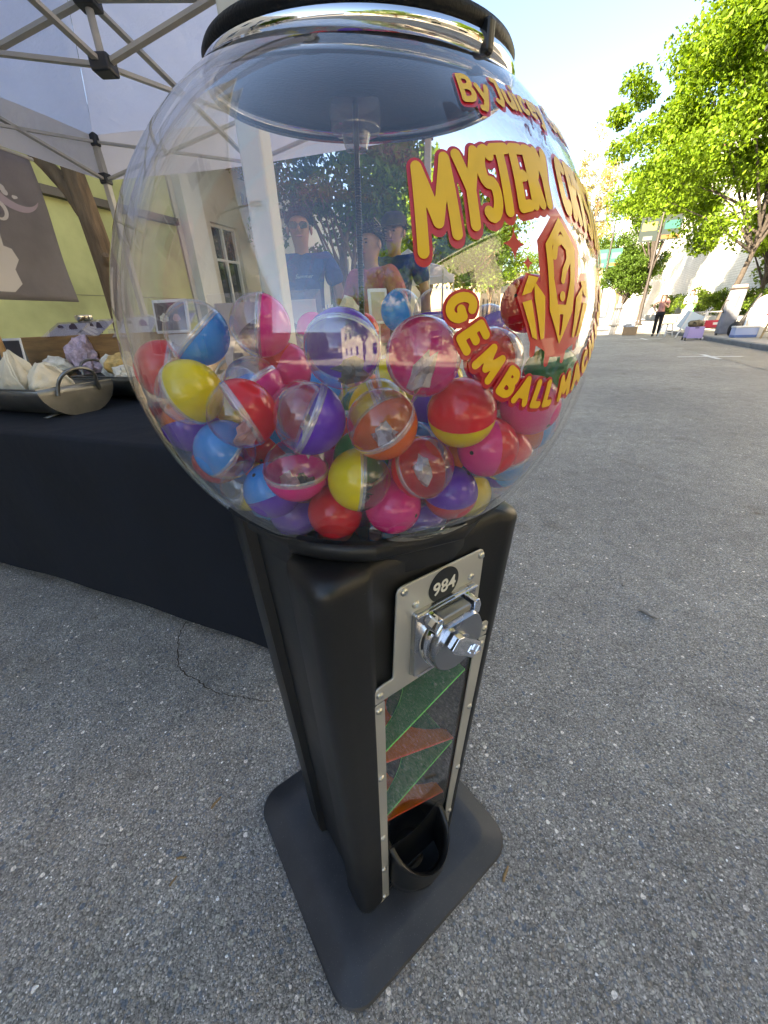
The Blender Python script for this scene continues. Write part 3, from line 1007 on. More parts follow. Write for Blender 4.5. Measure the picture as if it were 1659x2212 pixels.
flat_print('flower', M_BPRINT, -.15, .15, -.15, .15, .006, lambda X, Y: strokes_sdf(X, Y, flowers, .02), lambda x, y: bpt(.26 - x, 2.04 + y, .006), ban)
bag_shape = lambda X, Y: poly_sdf(X, Y, [(-.3, -.28), (.10, -.28), (.16, -.22), (.15, -.12), (.19, -.05), (.17, .02), (.05, .06), (-.02, .13), (-.12, .17), (-.3, .2)])
flat_print('printed_pouch', M_BPRINT, -.3, .25, -.3, .25, .01, bag_shape, lambda x, y: bpt(.62 - x * 1.25, 1.62 + y * .95, .004), ban)
for k, (x, y, a) in enumerate([(.07, .12, 12), (.10, .11, 5), (.12, .1, -4), (.0, .05, 40)]):
    flat_print('printed_crystal', M_BPRINT2 if k == 3 else M_BPRINT, -.03, .03, -.12, .12, .006, lambda X, Y: poly_sdf(X, Y, [(-.012, -.1), (.012, -.1), (.012, .08), (0, .1), (-.012, .08)]),
               lambda u, v, x=x, y=y, a=a: bpt(.60 - (x + u * math.cos(R(a)) - v * math.sin(R(a))) * 1.1, 1.62 + y + u * math.sin(R(a)) + v * math.cos(R(a)), .006 + .001 * k), ban)

# ------------------------------------------------------------------ display table with fitted black cloth
M_CLOTH = mat('black_navy_cloth', (.005, .0075, .013), .8, vary=.3, vscale=3, bump=.35, bscale=2.2, bdist=.05, spec=.35)
T_S0, T_S1, T_N0, T_N1, T_Z = .757, 1.78, -3.1, -.60, .75
tbl = empty('display_table', sn((T_S0 + T_S1) / 2, (T_N0 + T_N1) / 2), STREET_RZ, 'long table under a fitted black navy cloth behind the machine', 'table')
LX, LY = (T_N1 - T_N0), (T_S1 - T_S0)
MB().box((0, 0, T_Z - .022), (LX - .01, LY - .01, .03)).obj('tabletop', mat('table_plastic', (.5, .5, .48), .6), tbl)
for sx in (-1, 1):
    for sy in (-1, 1):
        MB().cyl((sx * (LX / 2 - .12), sy * (LY / 2 - .12), 0), (sx * (LX / 2 - .12), sy * (LY / 2 - .12), T_Z - .04), .016).obj('leg', mat('table_leg_steel', (.2, .2, .2), .4, .8), tbl)
def hem(u):       # hem rises between the stretched corners
    return .012 + .075 * math.sin(math.pi * min(1, max(0, u))) ** .8
vs, fs = [], []
per = []
M_ = 40
for i in range(M_): per.append((-LX / 2 + LX * i / M_, -LY / 2, i / M_))
for i in range(16): per.append((LX / 2, -LY / 2 + LY * i / 16, i / 16))
for i in range(M_): per.append((LX / 2 - LX * i / M_, LY / 2, i / M_))
for i in range(16): per.append((-LX / 2, LY / 2 - LY * i / 16, i / 16))
prof = [(0.0, 'top', 0), (.5, 'edge', 0)]
rows = 12
lps = []
def offs(x, y, k):
    return (x + (k if x > LX / 2 - 1e-6 else (-k if x < -LX / 2 + 1e-6 else 0)), y + (k if y > LY / 2 - 1e-6 else (-k if y < -LY / 2 + 1e-6 else 0)))
lps.append([(x * .6, y * .6, T_Z + .003) for x, y, u in per])
lps.append([(*offs(x, y, -.02), T_Z + .003) for x, y, u in per])
lps.append([(*offs(x, y, -.006), T_Z + .001) for x, y, u in per])
lps.append([(*offs(x, y, 0.0), T_Z - .008) for x, y, u in per])
for q in range(1, rows + 1):
    t = q / rows
    lp = []
    for x, y, u in per:
        zz = T_Z - .008 + (hem(u) - T_Z + .008) * t
        k = .003 * math.sin(u * 23 + x * 3) * t * t + .003 * math.sin(u * 9 + 2 * t) - .045 * math.sin(math.pi * u) * math.sin(math.pi * t * .9) * .5 * t
        lp.append((*offs(x, y, k), zz))
    lps.append(lp)
MB().loops(lps, True, False).obj('table_cloth', M_CLOTH, tbl, smooth=True, angle=70)

# ------------------------------------------------------------------ things on the table
M_GALV = mat('dull_galvanised_steel', (.22, .22, .21), .42, .9, vary=.25, vscale=9, bump=.1, bscale=40)
def trough(label, s, n0, n1, rad, zrim):
    root = empty('metal_trough', sn(s, (n0 + n1) / 2, T_Z + .004), STREET_RZ, label, 'trough')
    L = n1 - n0
    zr = zrim - T_Z - .004
    sec = [(rad * math.cos(R(180 + 180 * i / 16)), zr + rad * .78 * math.sin(R(180 + 180 * i / 16))) for i in range(17)]
    o = MB()
    out = [[(x, y, z) for y, z in sec] for x in (-L / 2, -L / 6, L / 6, L / 2)]
    o.loops(out, True, True, closed=False)
    o.obj('bowl', M_GALV, root, smooth=True, solid=.004)
    MB().tube([(-L / 2, -rad, zr), (L / 2, -rad, zr), (L / 2, rad, zr), (-L / 2, rad, zr), (-L / 2, -rad, zr)], .004, 6).obj('rim', M_GALV, root)
    for sx in (-1, 1):
        x = sx * L / 2
        MB().tube([(x + sx * .006, -.085, zr - .03), (x + sx * .012, -.075, zr + .01)] + [(x + sx * (.014 + .03 * math.sin(math.pi * i / 10)), -.075 * math.cos(math.pi * i / 10), zr + .01 + .055 * math.sin(math.pi * i / 10)) for i in range(1, 10)] + [(x + sx * .012, .075, zr + .01), (x + sx * .006, .085, zr - .03)], .0065, 8).obj('handle', M_GALV, root, smooth=True)
        for sy in (-1, 1):
            lx = sx * (L / 2 - .07)
            vs_ = []
            for t in (0, .33, .66, 1):
                yy = sy * (.07 + .05 * t - .03 * math.sin(math.pi * t))
                zz = zr - rad * .62 - (zr - rad * .62) * t
                for d in (-.02, .02):
                    vs_.append((lx + d * (1 - .3 * t), yy, zz))
            MB().add(vs_, [(0, 1, 3, 2), (2, 3, 5, 4), (4, 5, 7, 6)]).obj('leg', M_GALV, root, smooth=True, solid=.003)
    return root
trough('galvanised trough with a handle in front, full of cloth pouches', 1.07, -2.75, -1.76, .15, .865)
trough('second galvanised trough behind, full of yellow and white rough stones', 1.42, -2.12, -1.30, .14, .865)
M_MUSLIN = mat('cream_muslin', (.66, .58, .44), .9, vary=.12, vscale=12, bump=.7, bscale=26, bdist=.012)
M_CORD = mat('cotton_cord', (.72, .66, .54), .9)
def pouch(label, s, n, z, w, h, seed, point=False):
    root = empty('drawstring_pouch', sn(s, n, z), STREET_RZ + seed, label, 'pouch', 'cloth pouches in the front trough')
    body = MB()
    lps = []
    from mathutils import noise
    for i in range(15):
        t = i / 14
        rr = w * (math.sin(math.pi * (.18 + .74 * t)) ** .7) * (1 - (.86 if point else .45) * t ** 3)
        lp = []
        for k in range(28):
            a = 2 * math.pi * k / 28
            q = Vector((math.cos(a), math.sin(a), t * 2))
            d = 1 + .28 * noise.fractal(q * 1.6 + Vector((seed, 0, 0)), 1, 2, 4) + (.16 * math.sin(a * 7 + seed) * t * t)
            lp.append((rr * d * math.cos(a), rr * .7 * d * math.sin(a), h * t + .01 * noise.noise(q * 3)))
        lps.append(lp)
    body.loops(lps, True, True).obj('cloth', M_MUSLIN, root, smooth=True, angle=80)
    MB().tube([(0, -.02, h * .97), (w * .2, -w * .5, h * .9), (w * .45, -w * .78, h * .55), (w * .7, -w * .72, h * .3), (w * .75, -w * .62, h * .12)], .0028, 6).obj('drawstring', M_CORD, root)
    MB().tube([(w * .1, -.02, h * .98), (w * .35, -w * .55, h * .8), (w * .6, -w * .75, h * .38), (w * .72, -w * .65, h * .16)], .0028, 6).obj('drawstring', M_CORD, root)
pouch('pointed cream drawstring pouch at the left of the front trough', 1.04, -2.06, .80, .085, .20, .3, True)
pouch('wide slumped cream pouch by the trough handle', 1.05, -1.895, .80, .085, .15, 1.7)
pouch('cream pouch cut by the left edge of the picture', 1.04, -2.22, .80, .08, .17, 2.9)
def rock(name, label, s, n, z, size, seed, m, amp=.35, group=None, cat='stone', freq=1.6):
    o = MB().blob((0, 0, 0), size, 3, amp, freq, seed).obj(name, m, None, label=label, cat=cat, group=group)
    o.location = sn(s, n, z)
    return o
M_CITRINE = mat('yellow_rough_stone', (.55, .36, .13), .7, vary=.35, vscale=30, bump=.8, bscale=50, bdist=.006)
M_QUARTZ = mat('white_rough_quartz', (.66, .62, .54), .5, vary=.25, vscale=26, bump=.8, bscale=45, bdist=.006)
M_AMETH = mat('purple_amethyst', (.46, .36, .46), .3, vary=.45, vscale=40, bump=1.0, bscale=90, bdist=.006)
rock('rough_stone', 'large yellow rough stone in the rear trough, beside the globe', 1.40, -1.90, .90, (.075, .06, .065), 1, M_CITRINE)
rock('rough_stone', 'smaller brownish yellow stone behind the large yellow one', 1.47, -1.78, .905, (.06, .05, .05), 2, M_CITRINE)
rock('rough_stone', 'small jagged white stone at the front rim of the rear trough', 1.33, -1.80, .875, (.05, .04, .04), 3, M_QUARTZ, .6)
rock('rough_stone', 'grey white stone left of the large yellow one', 1.44, -2.03, .89, (.055, .05, .06), 4, M_QUARTZ)
rock('rough_stone', 'pale stone in the rear trough behind the globe wall', 1.38, -1.63, .885, (.06, .05, .05), 6, M_QUARTZ)
rock('rough_stone', 'yellow stone in the rear trough seen through the globe', 1.42, -1.48, .885, (.06, .05, .05), 8, M_CITRINE)
rock('amethyst_cluster', 'purple and white amethyst cluster standing behind the pouches', 1.56, -2.42, .925, (.085, .055, .105), 5, M_AMETH, .45, None, 'crystal', 2.2)
rock('crystal_cluster', 'grey green crystal lump in front of the amethyst', 1.46, -2.50, .89, (.09, .06, .05), 9, M_QUARTZ, .4, None, 'crystal')
rock('crystal_cluster', 'large cream crystal cluster at the right end of the table, seen through the globe', 1.62, -.76, .90, (.09, .075, .20), 12, mat('cream_crystal', (.62, .52, .36), .6, vary=.3, vscale=18, bump=1.0, bscale=30, bdist=.015), .45, None, 'crystal', 1.9)
M_WOODB = mat('oiled_wood', (.30, .16, .06), .5, vary=.4, vscale=5, bump=.1, bscale=20, stretch=(1, 8, 8))
wb_ = empty('wooden_crate', sn(1.68, -2.25, T_Z + .004), STREET_RZ, 'low wooden display crate with printed cards on top, behind the stones', 'crate')
for (c, s_) in [((0, -.07, .145), (1.5, .018, .29)), ((0, .07, .145), (1.5, .018, .29)), ((-.741, 0, .145), (.018, .122, .29)), ((.741, 0, .145), (.018, .122, .29)), ((0, 0, .01), (1.46, .12, .016))]:
    MB().box(c, s_).obj('board', M_WOODB, wb_, bevel=.003)
M_CARD = mat('printed_card', (.62, .60, .66), .5)
M_INK1 = mat('card_ink_purple', (.16, .07, .28), .6)
M_INK2 = mat('card_ink_dark', (.05, .03, .05), .6)
M_SLEEVE = clear('card_sleeve', (.93, .93, .95), .06, .06)
for i, (n, tilt, rz, lab, ink) in enumerate([(-2.62, 62, .2, 'sleeved white card lying at the left on the wooden crate', M_INK2), (-2.38, 58, -.1, 'sleeved card leaning in the middle of the wooden crate', M_INK2), (-2.05, 50, .12, 'sleeved card with a purple stone picture, right on the wooden crate', M_INK1), (-1.78, 45, -.1, 'sleeved card behind the left wall of the globe', M_INK2)]):
    r_ = empty('sleeved_card', sn(1.66, n, 1.075), STREET_RZ + rz, lab, 'card', 'cards on the wooden crate')
    rot = Matrix.Rotation(R(-tilt), 4, 'X')
    MB().box((0, 0, 0), (.21, .003, .13), rot).obj('card', M_CARD, r_)
    MB().box(rot @ Vector((0, -.0035, 0)), (.25, .0015, .16), rot).obj('sleeve', M_SLEEVE, r_)
    MB().blob(rot @ Vector((.04, -.0026, .0)), (.028, .0012, .03), 2, .3, 2, i).obj('picture', ink, r_)
    MB().blob(rot @ Vector((-.06, -.0026, .02)), (.02, .0012, .014), 2, .3, 2, i + 4).obj('picture', M_INK2, r_)
# information panel, bottle, box, wooden stick and glass boxes at the left edge
pn = empty('info_panel', sn(1.36, -2.72, T_Z + .004), STREET_RZ - .1, 'black information panel with a white border, standing behind the pouches at the left', 'sign')
MB().box((0, 0, .145), (.34, .006, .29), Matrix.Rotation(R(-8), 4, 'X')).obj('board', mat('panel_white', (.75, .75, .76), .5), pn)
MB().box((0, -.0045, .145), (.318, .002, .268), Matrix.Rotation(R(-8), 4, 'X')).obj('printed_face', mat('panel_black', (.02, .022, .035), .45), pn)
MB().box((-.08, -.028, .235), (.10, .0015, .012), Matrix.Rotation(R(-8), 4, 'X')).obj('printed_stroke', mat('panel_teal', (.05, .45, .45), .5), pn)
def bottle():
    r_ = empty('dark_bottle', sn(2.0, -2.95, 1.0), 0, 'dark glass bottle with a chrome cap behind the cards', 'bottle')
    MB().lathe([(0, 0), (.04, 0), (.042, .01), (.042, .13), (.0, .13)], 20).obj('body', mat('dark_glass', (.015, .012, .012), .1), r_, smooth=True)
    MB().lathe([(0, .131), (.05, .131), (.052, .136), (.052, .158), (.047, .163), (0, .163)], 20).obj('cap', mat('chrome_cap', (.7, .68, .6), .15, 1), r_, smooth=True)
sh = MB().box((0, 0, 0), (1.7, .35, .24)).obj('display_riser', mat('grey_riser', (.20, .20, .18), .7), None, bevel=.006, label='grey riser box at the back of the table, behind the wooden crate', cat='box')
sh.location = sn(2.0, -2.6, .875); sh.rotation_euler = (0, 0, STREET_RZ)
bt = MB().box((0, 0, 0), (2.4, .6, .03)).obj('side_table', mat('table_plastic_2', (.3, .3, .3), .6), None, label='small back table carrying the grey riser', cat='table')
bt.location = sn(2.1, -2.5, .738); bt.rotation_euler = (0, 0, STREET_RZ)
for sx in (-1, 1):
    for sy in (-1, 1):
        MB().cyl((sx * 1.1, sy * .25, -.737), (sx * 1.1, sy * .25, -.015), .015).obj('leg', mat('table_leg_steel', (.2, .2, .2), .4, .8), bt)
bottle()
def glassbox(lab, n, w):
    r_ = MB().box((0, 0, 0), (w, .12, .07)).obj('clear_display_box', clear('acrylic_box', (.88, .88, .9), .07, .10), None, bevel=.004, label=lab, cat='box')
    r_.location = sn(1.95, n, 1.035); r_.rotation_euler = (0, 0, STREET_RZ)
    MB().box((0, 0, -.024), (w * .8, .09, .02)).obj('lining', mat('dark_lining', (.03, .03, .04), .8), r_)
glassbox('low clear display box on the riser below the banner', -2.5, .22)
glassbox('small clear display box at the right end of the riser', -2.15, .1)
wp = MB().cyl((0, 0, 0), (0, 0, .52), .016, seg=14).obj('wooden_stick', mat('turned_wood', (.42, .24, .10), .55, vary=.2, vscale=20), None, smooth=True, label='upright turned wooden stick at the left edge of the picture', cat='stick')
wp.location = sn(1.30, -2.62, T_Z + .004)
# framed photo, acrylic sign and small frame seen through the globe
M_ACRY = clear('sign_acrylic', (.95, .95, .96), .05, .03)
fp = empty('picture_frame', Vector((-.94, 2.0, .93)), R(-8), 'small white framed photo of stones, seen through the left of the globe', 'picture frame')
MB().box((0, 0, .175), (.17, .012, .14), Matrix.Rotation(R(-10), 4, 'X')).obj('frame', mat('frame_white', (.7, .7, .72), .4), fp, bevel=.003)
MB().box((0, -.008, .175), (.145, .004, .115), Matrix.Rotation(R(-10), 4, 'X')).obj('photo', M_INK2, fp)
MB().blob((-.03, -.012, .16), (.022, .002, .03), 2, .3, 2, 3).obj('printed_stone', M_QUARTZ, fp)
MB().blob((.03, -.012, .165), (.02, .002, .02), 2, .3, 2, 5).obj('printed_stone', mat('print_rose', (.5, .25, .25), .6), fp)
MB().box((0, .04, .05), (.10, .06, .10)).obj('stand', mat('frame_white', (.7, .7, .72), .4), fp)
st_ = MB().box((0, 0, 0), (.3, .2, .18)).obj('display_riser', mat('wood_riser', (.30, .18, .08), .6, vary=.3, vscale=6), None, bevel=.004, label='small wooden riser under the framed photo', cat='box')
st_.location = (-.94, 2.03, .842); st_.rotation_euler = (0, 0, R(-8))
sg = empty('acrylic_sign', Vector((-.385, 1.52, T_Z + .004)), R(-4), 'clear acrylic stand holding a pale card with a dark round print, seen through the globe', 'sign')
MB().box((0, 0, .20), (.40, .004, .40)).obj('acrylic_front', M_ACRY, sg, bevel=.0015)
MB().box((0, .10, .006), (.40, .2, .004)).obj('acrylic_foot', M_ACRY, sg)
MB().box((0, .006, .19), (.36, .003, .365)).obj('card', mat('sign_card_pink', (.56, .46, .45), .6), sg)
disc = [(.162 * math.cos(2 * math.pi * k / 48), .162 * math.sin(2 * math.pi * k / 48)) for k in range(48)]
MB().prism(disc, .0, .002, lambda u, v, d: (u + .01, .0025 + d, .165 + v)).obj('round_print', mat('sign_print_plum', (.06, .025, .05), .6), sg)
for i, (x, z, c) in enumerate([(.10, .24, (.18, .09, .2)), (.06, .27, (.3, .16, .2)), (.0, .285, (.22, .2, .2)), (-.05, .27, (.12, .06, .14)), (.11, .19, (.3, .2, .25)), (.03, .24, (.14, .1, .2))]):
    MB().blob((x, .0015, z), (.02, .002, .02), 2, .3, 2, i).obj('printed_stone', mat('print_stone_%s' % 'abcdef'[i], c, .6), sg)
tx = link('lettering', text_mesh('st', .07), mat('sign_white_ink', (.7, .66, .66), .6), sg)
tx.location = (.055, -.0005, .15); tx.rotation_euler = (R(90), 0, 0)
sf = empty('picture_frame', Vector((.015, 1.70, 1.13)), R(12), 'small upright white picture frame beside the cream crystal cluster', 'picture frame')
sf.location.z = T_Z + .01
MB().box((0, 0, .34), (.075, .012, .125), Matrix.Rotation(R(-10), 4, 'X')).obj('frame', mat('frame_white', (.7, .7, .72), .4), sf, bevel=.003)
MB().box((0, -.008, .34), (.055, .004, .10), Matrix.Rotation(R(-10), 4, 'X')).obj('photo', mat('photo_beige', (.5, .42, .3), .6), sf)
MB().cyl((0, 0, 0), (0, .0, .30), .006).obj('stand', M_FRAME, sf)
MB().box((0, 0, .0), (.09, .09, .012)).obj('stand_foot', M_FRAME, sf)
sf.location = Vector((.012, 1.70, T_Z + .01))
pb = empty('paper_stack', Vector((-.17, 1.78, T_Z + .004)), R(10), 'upright stack of white papers beside the cream crystal cluster', 'papers')
for i in range(6):
    MB().box((-.03 + i * .012, .0, .18 + .006 * (i % 3)), (.002, .09, .34 + .012 * (i % 2)), Matrix.Rotation(R(-4 + i * 2), 4, 'Y')).obj('sheet', mat('paper_white', (.72, .72, .74), .8), pb)
CAPSULES = [
    (-0.0073,-0.1912,0.0093,0.11,0.8,0.59, 'purple', None, 'purple capsule showing its clear half, black stone inside, top middle of the front layer'),
    (0.0464,-0.191,0.0025,-0.31,0.92,-0.23, 'pink', None, 'rosy capsule with its clear half in front and a white crystal inside'),
    (-0.1331,-0.1127,0.0219,0.63,0.2,-0.75, 'blue', None, 'blue and clear capsule high at the left, next to the framed picture'),
    (-0.0832,-0.0996,0.0256,0.97,0.16,-0.17, 'pink', None, 'clear and hot pink capsule split upright, right of the high blue one'),
    (-0.1767,-0.0943,-0.0071,-0.83,-0.39,0.39, 'red', None, 'red and clear capsule at the far left of the globe'),
    (-0.1355,-0.1463,-0.0204,0.89,-0.22,0.4, 'yellow', None, 'yellow capsule with a clear lower left edge, near the left of the globe'),
    (-0.0932,-0.117,-0.0219,0.61,-0.08,-0.79, 'pink', None, 'hot pink capsule with clear top, behind the large red and clear one'),
    (-0.0866,-0.1778,-0.0326,0.82,0.42,0.39, 'red', None, 'red capsule with a clear lower left half, below the hot pink one'),
    (-0.034,-0.1944,-0.0346,0.86,0.15,-0.5, 'purple', None, 'purple and clear capsule left of the orange one in the front layer'),
    (0.017,-0.194,-0.0408,0.49,0.37,-0.79, 'orange', None, 'orange capsule whose clear half shows a white crystal and a dark stone'),
    (0.0762,-0.1813,-0.0383,-0.09,-0.35,0.93, 'red', 'yellow', 'opaque red capsule with a yellow bottom half and a small hole'),
    (0.1055,-0.1536,-0.0736,-0.98,-0.19,0.06, 'pink', 'red', 'opaque pink capsule with a red half at its right'),
    (-0.0029,-0.18,-0.088,-0.98,-0.14,0.14, 'yellow', None, 'yellow and clear capsule low in the middle of the front layer'),
    (0.0479,-0.177,-0.0809,-0.58,0.66,-0.47, 'red', None, 'red rimmed clear capsule with a large clear crystal, low right of middle'),
    (-0.0533,-0.1764,-0.0787,-0.05,0.18,-0.98, 'pink', None, 'clear capsule with a pink bottom, above the lowest blue one'),
    (-0.1177,-0.147,-0.0686,-0.57,-0.43,0.7, 'blue', None, 'blue capsule with a clear lower right half, left of the pink bottomed one'),
    (-0.161,-0.1062,-0.0545,0.19,-0.34,-0.92, 'purple', 'orange', 'purple and orange capsule against the left wall of the globe'),
    (-0.1558,-0.0793,-0.098,0.03,-0.59,-0.81, 'red', 'purple', 'red capsule half hidden low at the left of the globe'),
    (-0.1197,-0.1111,-0.1161,0.86,0.13,-0.49, 'yellow', None, 'clear and yellow capsule low at the left, next to the lowest blue one'),
    (-0.1078,-0.0754,-0.1511,-0.56,-0.43,0.71, 'blue', None, 'lowest blue capsule, clear at its lower right'),
    (-0.0295,-0.1486,-0.1312,0.57,-0.5,0.65, 'red', 'red', 'plain red capsule with a small hole, lowest middle of the globe'),
    (0.0237,-0.1553,-0.1244,0.26,-0.96,-0.13, 'pink', 'pink', 'plain hot pink capsule at the lowest middle right'),
    (0.0785,-0.1389,-0.1212,-0.01,-0.23,0.97, 'purple', 'red', 'plain purple capsule with a thin red seam, low at the right'),
    (-0.0422,-0.0876,-0.1752,0.74,-0.48,-0.47, 'orange', None, 'orange capsule under the plain red one at the very bottom'),
    (0.0075,-0.1004,-0.1733,0.93,0.18,-0.33, 'blue', None, 'greyish clear and pale blue capsule at the very bottom'),
    (0.1429,-0.0725,-0.1203,0.71,-0.49,0.51, 'blue', 'purple', 'small looking blue capsule at the lower right wall of the globe'),
    (0.1034,-0.0984,-0.1407,0.29,-0.84,-0.46, 'yellow', None, 'yellow capsule low at the right above the black housing'),
    (0.1336,-0.1159,-0.0943,-0.29,-0.13,0.95, 'red', None, 'red capsule at the lower right wall, beside the blue one'),
    (0.1674,-0.08,-0.0758,-0.97,-0.21,-0.13, 'orange', 'blue', 'brownish orange capsule with a blue half at the right wall'),
    (0.1469,-0.1284,-0.0457,-0.17,-0.73,-0.66, 'pink', 'red', 'large looking pink red capsule under the lower lettering'),
    (0.1769,-0.0904,-0.0263,0.14,-0.49,0.86, 'green', 'red', 'green capsule at the right edge of the globe'),
    (0.1154,-0.1133,-0.0078,-0.42,0.88,-0.24, 'red', None, 'clear fronted capsule with a red back, behind the lower lettering'),
    (0.0483,0.0897,0.0359,-0.87,-0.39,-0.3, 'blue', None, 'blue capsule on top of the pile, right of the threaded rod'),
    (0.0814,-0.0097,0.0296,0.04,0.1,-0.99, 'purple', None, 'clear topped purple capsule on the pile, right of the blue one'),
    (0.1462,0.0309,0.013,0.6,0.34,-0.73, 'purple', None, 'clear capsule with a greyish purple back on top of the pile at the right'),
    (0.1632,-0.0478,0.0339,-0.93,-0.1,0.35, 'red', 'pink', 'red pink capsule standing high behind the crystal emblem'),
    (-0.0053,0.1993,0.013,0.89,-0.37,0.27, 'red', 'orange', 'red and orange capsule on top of the pile at the foot of the rod'),
    (-0.0806,0.1828,0.0163,-0.01,-0.29,0.96, 'pink', None, 'small looking hot pink capsule at the back of the pile, left of the rod'),
    (-0.0749,-0.0675,-0.0137,0.89,-0.15,-0.43, 'pink', 'red', 'pink capsule wedged behind the purple capsules, mid left'),
    (-0.057,-0.0935,-0.0543,0.6,-0.03,0.8, 'yellow', 'yellow', 'plain yellow capsule wedged behind the purple and clear one'),
    (0.0258,-0.0809,-0.0317,0.9,-0.28,0.34, 'yellow', None, 'yellow capsule wedged behind the rosy and orange ones'),
    (-0.075,-0.1146,-0.1463,0.2,-0.72,-0.66, 'purple', None, 'purple capsule under the lowest blue one at the very bottom'),
    (0.0582,-0.0973,-0.1652,0.23,-0.78,-0.58, 'purple', None, 'purple capsule under the plain purple one at the very bottom'),
    (-0.0032,-0.1286,-0.0867,0.08,-0.99,0.08, 'green', None, None),
    (0.0334,0.1581,-0.1185,0.86,0.13,-0.5, 'orange', None, None),
    (-0.0232,0.0447,-0.1774,-0.47,0.88,0.11, 'purple', None, None),
    (-0.0193,-0.0702,-0.0803,-0.61,-0.72,-0.33, 'red', None, None),
    (-0.1948,-0.0157,-0.0445,-0.03,0.06,-1, 'red', None, None),
    (-0.1166,0.0571,-0.1527,0.65,0.48,-0.59, 'yellow', 'pink', None),
    (0.0402,-0.0001,-0.0475,-0.76,0.64,-0.14, 'pink', None, None),
    (0.0568,-0.0076,-0.1774,-0.83,0.49,0.26, 'blue', None, None),
    (0.1101,0.0989,-0.0529,-0.77,-0.63,-0.06, 'purple', 'yellow', None),
    (0.1494,-0.0304,-0.0618,0.94,0.08,0.34, 'red', None, None),
    (0.0797,-0.0878,-0.0963,0.92,-0.19,-0.33, 'orange', None, None),
    (-0.1536,-0.0086,-0.1284,0.05,0.87,-0.49, 'blue', None, None),
    (-0.0632,0.1098,-0.0911,0.95,-0.1,0.31, 'blue', None, None),
    (0.0153,-0.1426,-0.0409,-0.94,-0.06,-0.33, 'yellow', None, None),
    (-0.0694,0.0671,-0.1756,-0.96,0.28,-0.02, 'pink', None, None),
    (0.0511,-0.0609,-0.1295,-0.83,-0.28,0.47, 'purple', 'orange', None),
    (-0.0231,0.096,-0.1744,-0.81,-0.51,-0.29, 'purple', None, None),
    (0.145,0.0119,-0.1378,0.35,0.71,0.61, 'yellow', 'orange', None),
    (-0.0729,-0.0464,-0.1774,-0.81,-0.18,-0.55, 'red', None, None),
    (0.0089,-0.0319,-0.1341,0.29,0.35,-0.89, 'red', None, None),
    (-0.1173,-0.0257,-0.1605,-0.55,0.32,-0.77, 'pink', None, None),
    (-0.0262,0.0863,-0.0613,-0.7,0.53,-0.47, 'purple', None, None),
    (0.0322,-0.0737,-0.0821,0.95,-0.01,0.32, 'pink', None, None),
    (0.1131,-0.0373,-0.0976,0.29,0.88,0.39, 'red', 'yellow', None),
    (0.082,-0.0007,-0.0778,-0.9,-0.43,-0.02, 'purple', 'blue', None),
    (0.1155,0.0614,-0.0877,0.89,0.1,-0.44, 'red', None, None),
    (-0.05,-0.1424,-0.0403,0.54,0.81,-0.22, 'red', None, None),
    (0.0164,0.0724,-0.0875,0.96,-0.27,-0.1, 'pink', None, None),
    (-0.0502,-0.0111,-0.0469,-0.31,-0.6,0.73, 'blue', None, None),
    (-0.1029,0.0889,-0.0659,0.17,0.75,-0.64, 'green', 'yellow', None),
    (-0.1542,0.0423,-0.1209,-0.31,0.08,0.95, 'red', None, None),
    (-0.003,-0.0241,-0.0627,-0.24,0.56,-0.79, 'green', None, None),
    (-0.0164,-0.0433,-0.1774,0.64,-0.15,-0.76, 'pink', 'pink', None),
    (-0.094,0.0173,-0.1761,-0.69,-0.5,-0.52, 'red', None, None),
    (0.1232,0.0575,-0.1472,0.57,0.7,0.43, 'purple', 'pink', None),
    (-0.1029,0.1603,-0.0624,-0.65,-0.64,-0.41, 'purple', None, None),
    (0.0295,0.0486,-0.1774,-0.54,0.84,-0.1, 'purple', None, None),
    (-0.0611,0.0329,-0.1381,-0.04,0.84,-0.54, 'red', None, None),
    (-0.084,-0.1469,-0.1074,-0.31,0.07,0.95, 'blue', 'purple', None),
    (-0.0339,0.1859,-0.0667,0.87,-0.49,0.02, 'pink', None, None),
    (-0.0461,-0.0013,-0.1774,-0.6,0.41,-0.69, 'blue', None, None),
    (0.0238,-0.1039,-0.1229,0.81,-0.52,-0.27, 'pink', None, None),
    (-0.1809,0.018,-0.0843,0.13,-0.61,-0.78, 'purple', None, None),
    (0.1648,-0.027,-0.1108,-0.66,0.74,-0.11, 'blue', None, None),
    (-0.1358,-0.0536,-0.0582,-0.13,-0.23,0.96, 'yellow', None, None),
    (0.0731,-0.0493,-0.0629,0.22,-0.96,-0.19, 'purple', None, None),
    (0.1828,0.0112,-0.0814,0.99,-0.13,0.1, 'pink', None, None),
    (0.0851,-0.0541,-0.1732,-0.84,-0.48,0.25, 'red', None, None),
    (-0.1323,-0.0068,-0.0792,-0.85,0.25,0.46, 'pink', None, None),
    (-0.0901,0.064,-0.1092,0.76,-0.47,0.45, 'red', None, None),
    (-0.1764,-0.0329,-0.0893,-0.16,0.82,0.55, 'blue', None, None),
    (-0.1701,0.0693,-0.0802,0.79,-0.18,-0.58, 'yellow', None, None),
    (0.1312,0.0101,-0.0883,-0.41,-0.53,-0.74, 'blue', None, None),
    (0.0844,-0.1116,-0.0487,-0.03,0.81,0.59, 'purple', None, None),
    (0.1272,-0.0344,-0.151,-0.35,0.01,0.94, 'blue', None, None),
    (-0.0182,-0.0755,-0.1314,0.91,0.42,0.08, 'red', None, None),
    (-0.08,-0.0299,-0.0843,0.94,0.3,-0.18, 'blue', None, None),
    (0.0684,0.1694,-0.0824,0.92,0.39,0.04, 'orange', None, None),
    (-0.1532,0.0207,-0.0411,0.37,0.45,-0.81, 'blue', None, None),
    (0.1053,0.0079,-0.1703,-0.86,-0.37,-0.34, 'yellow', None, None),
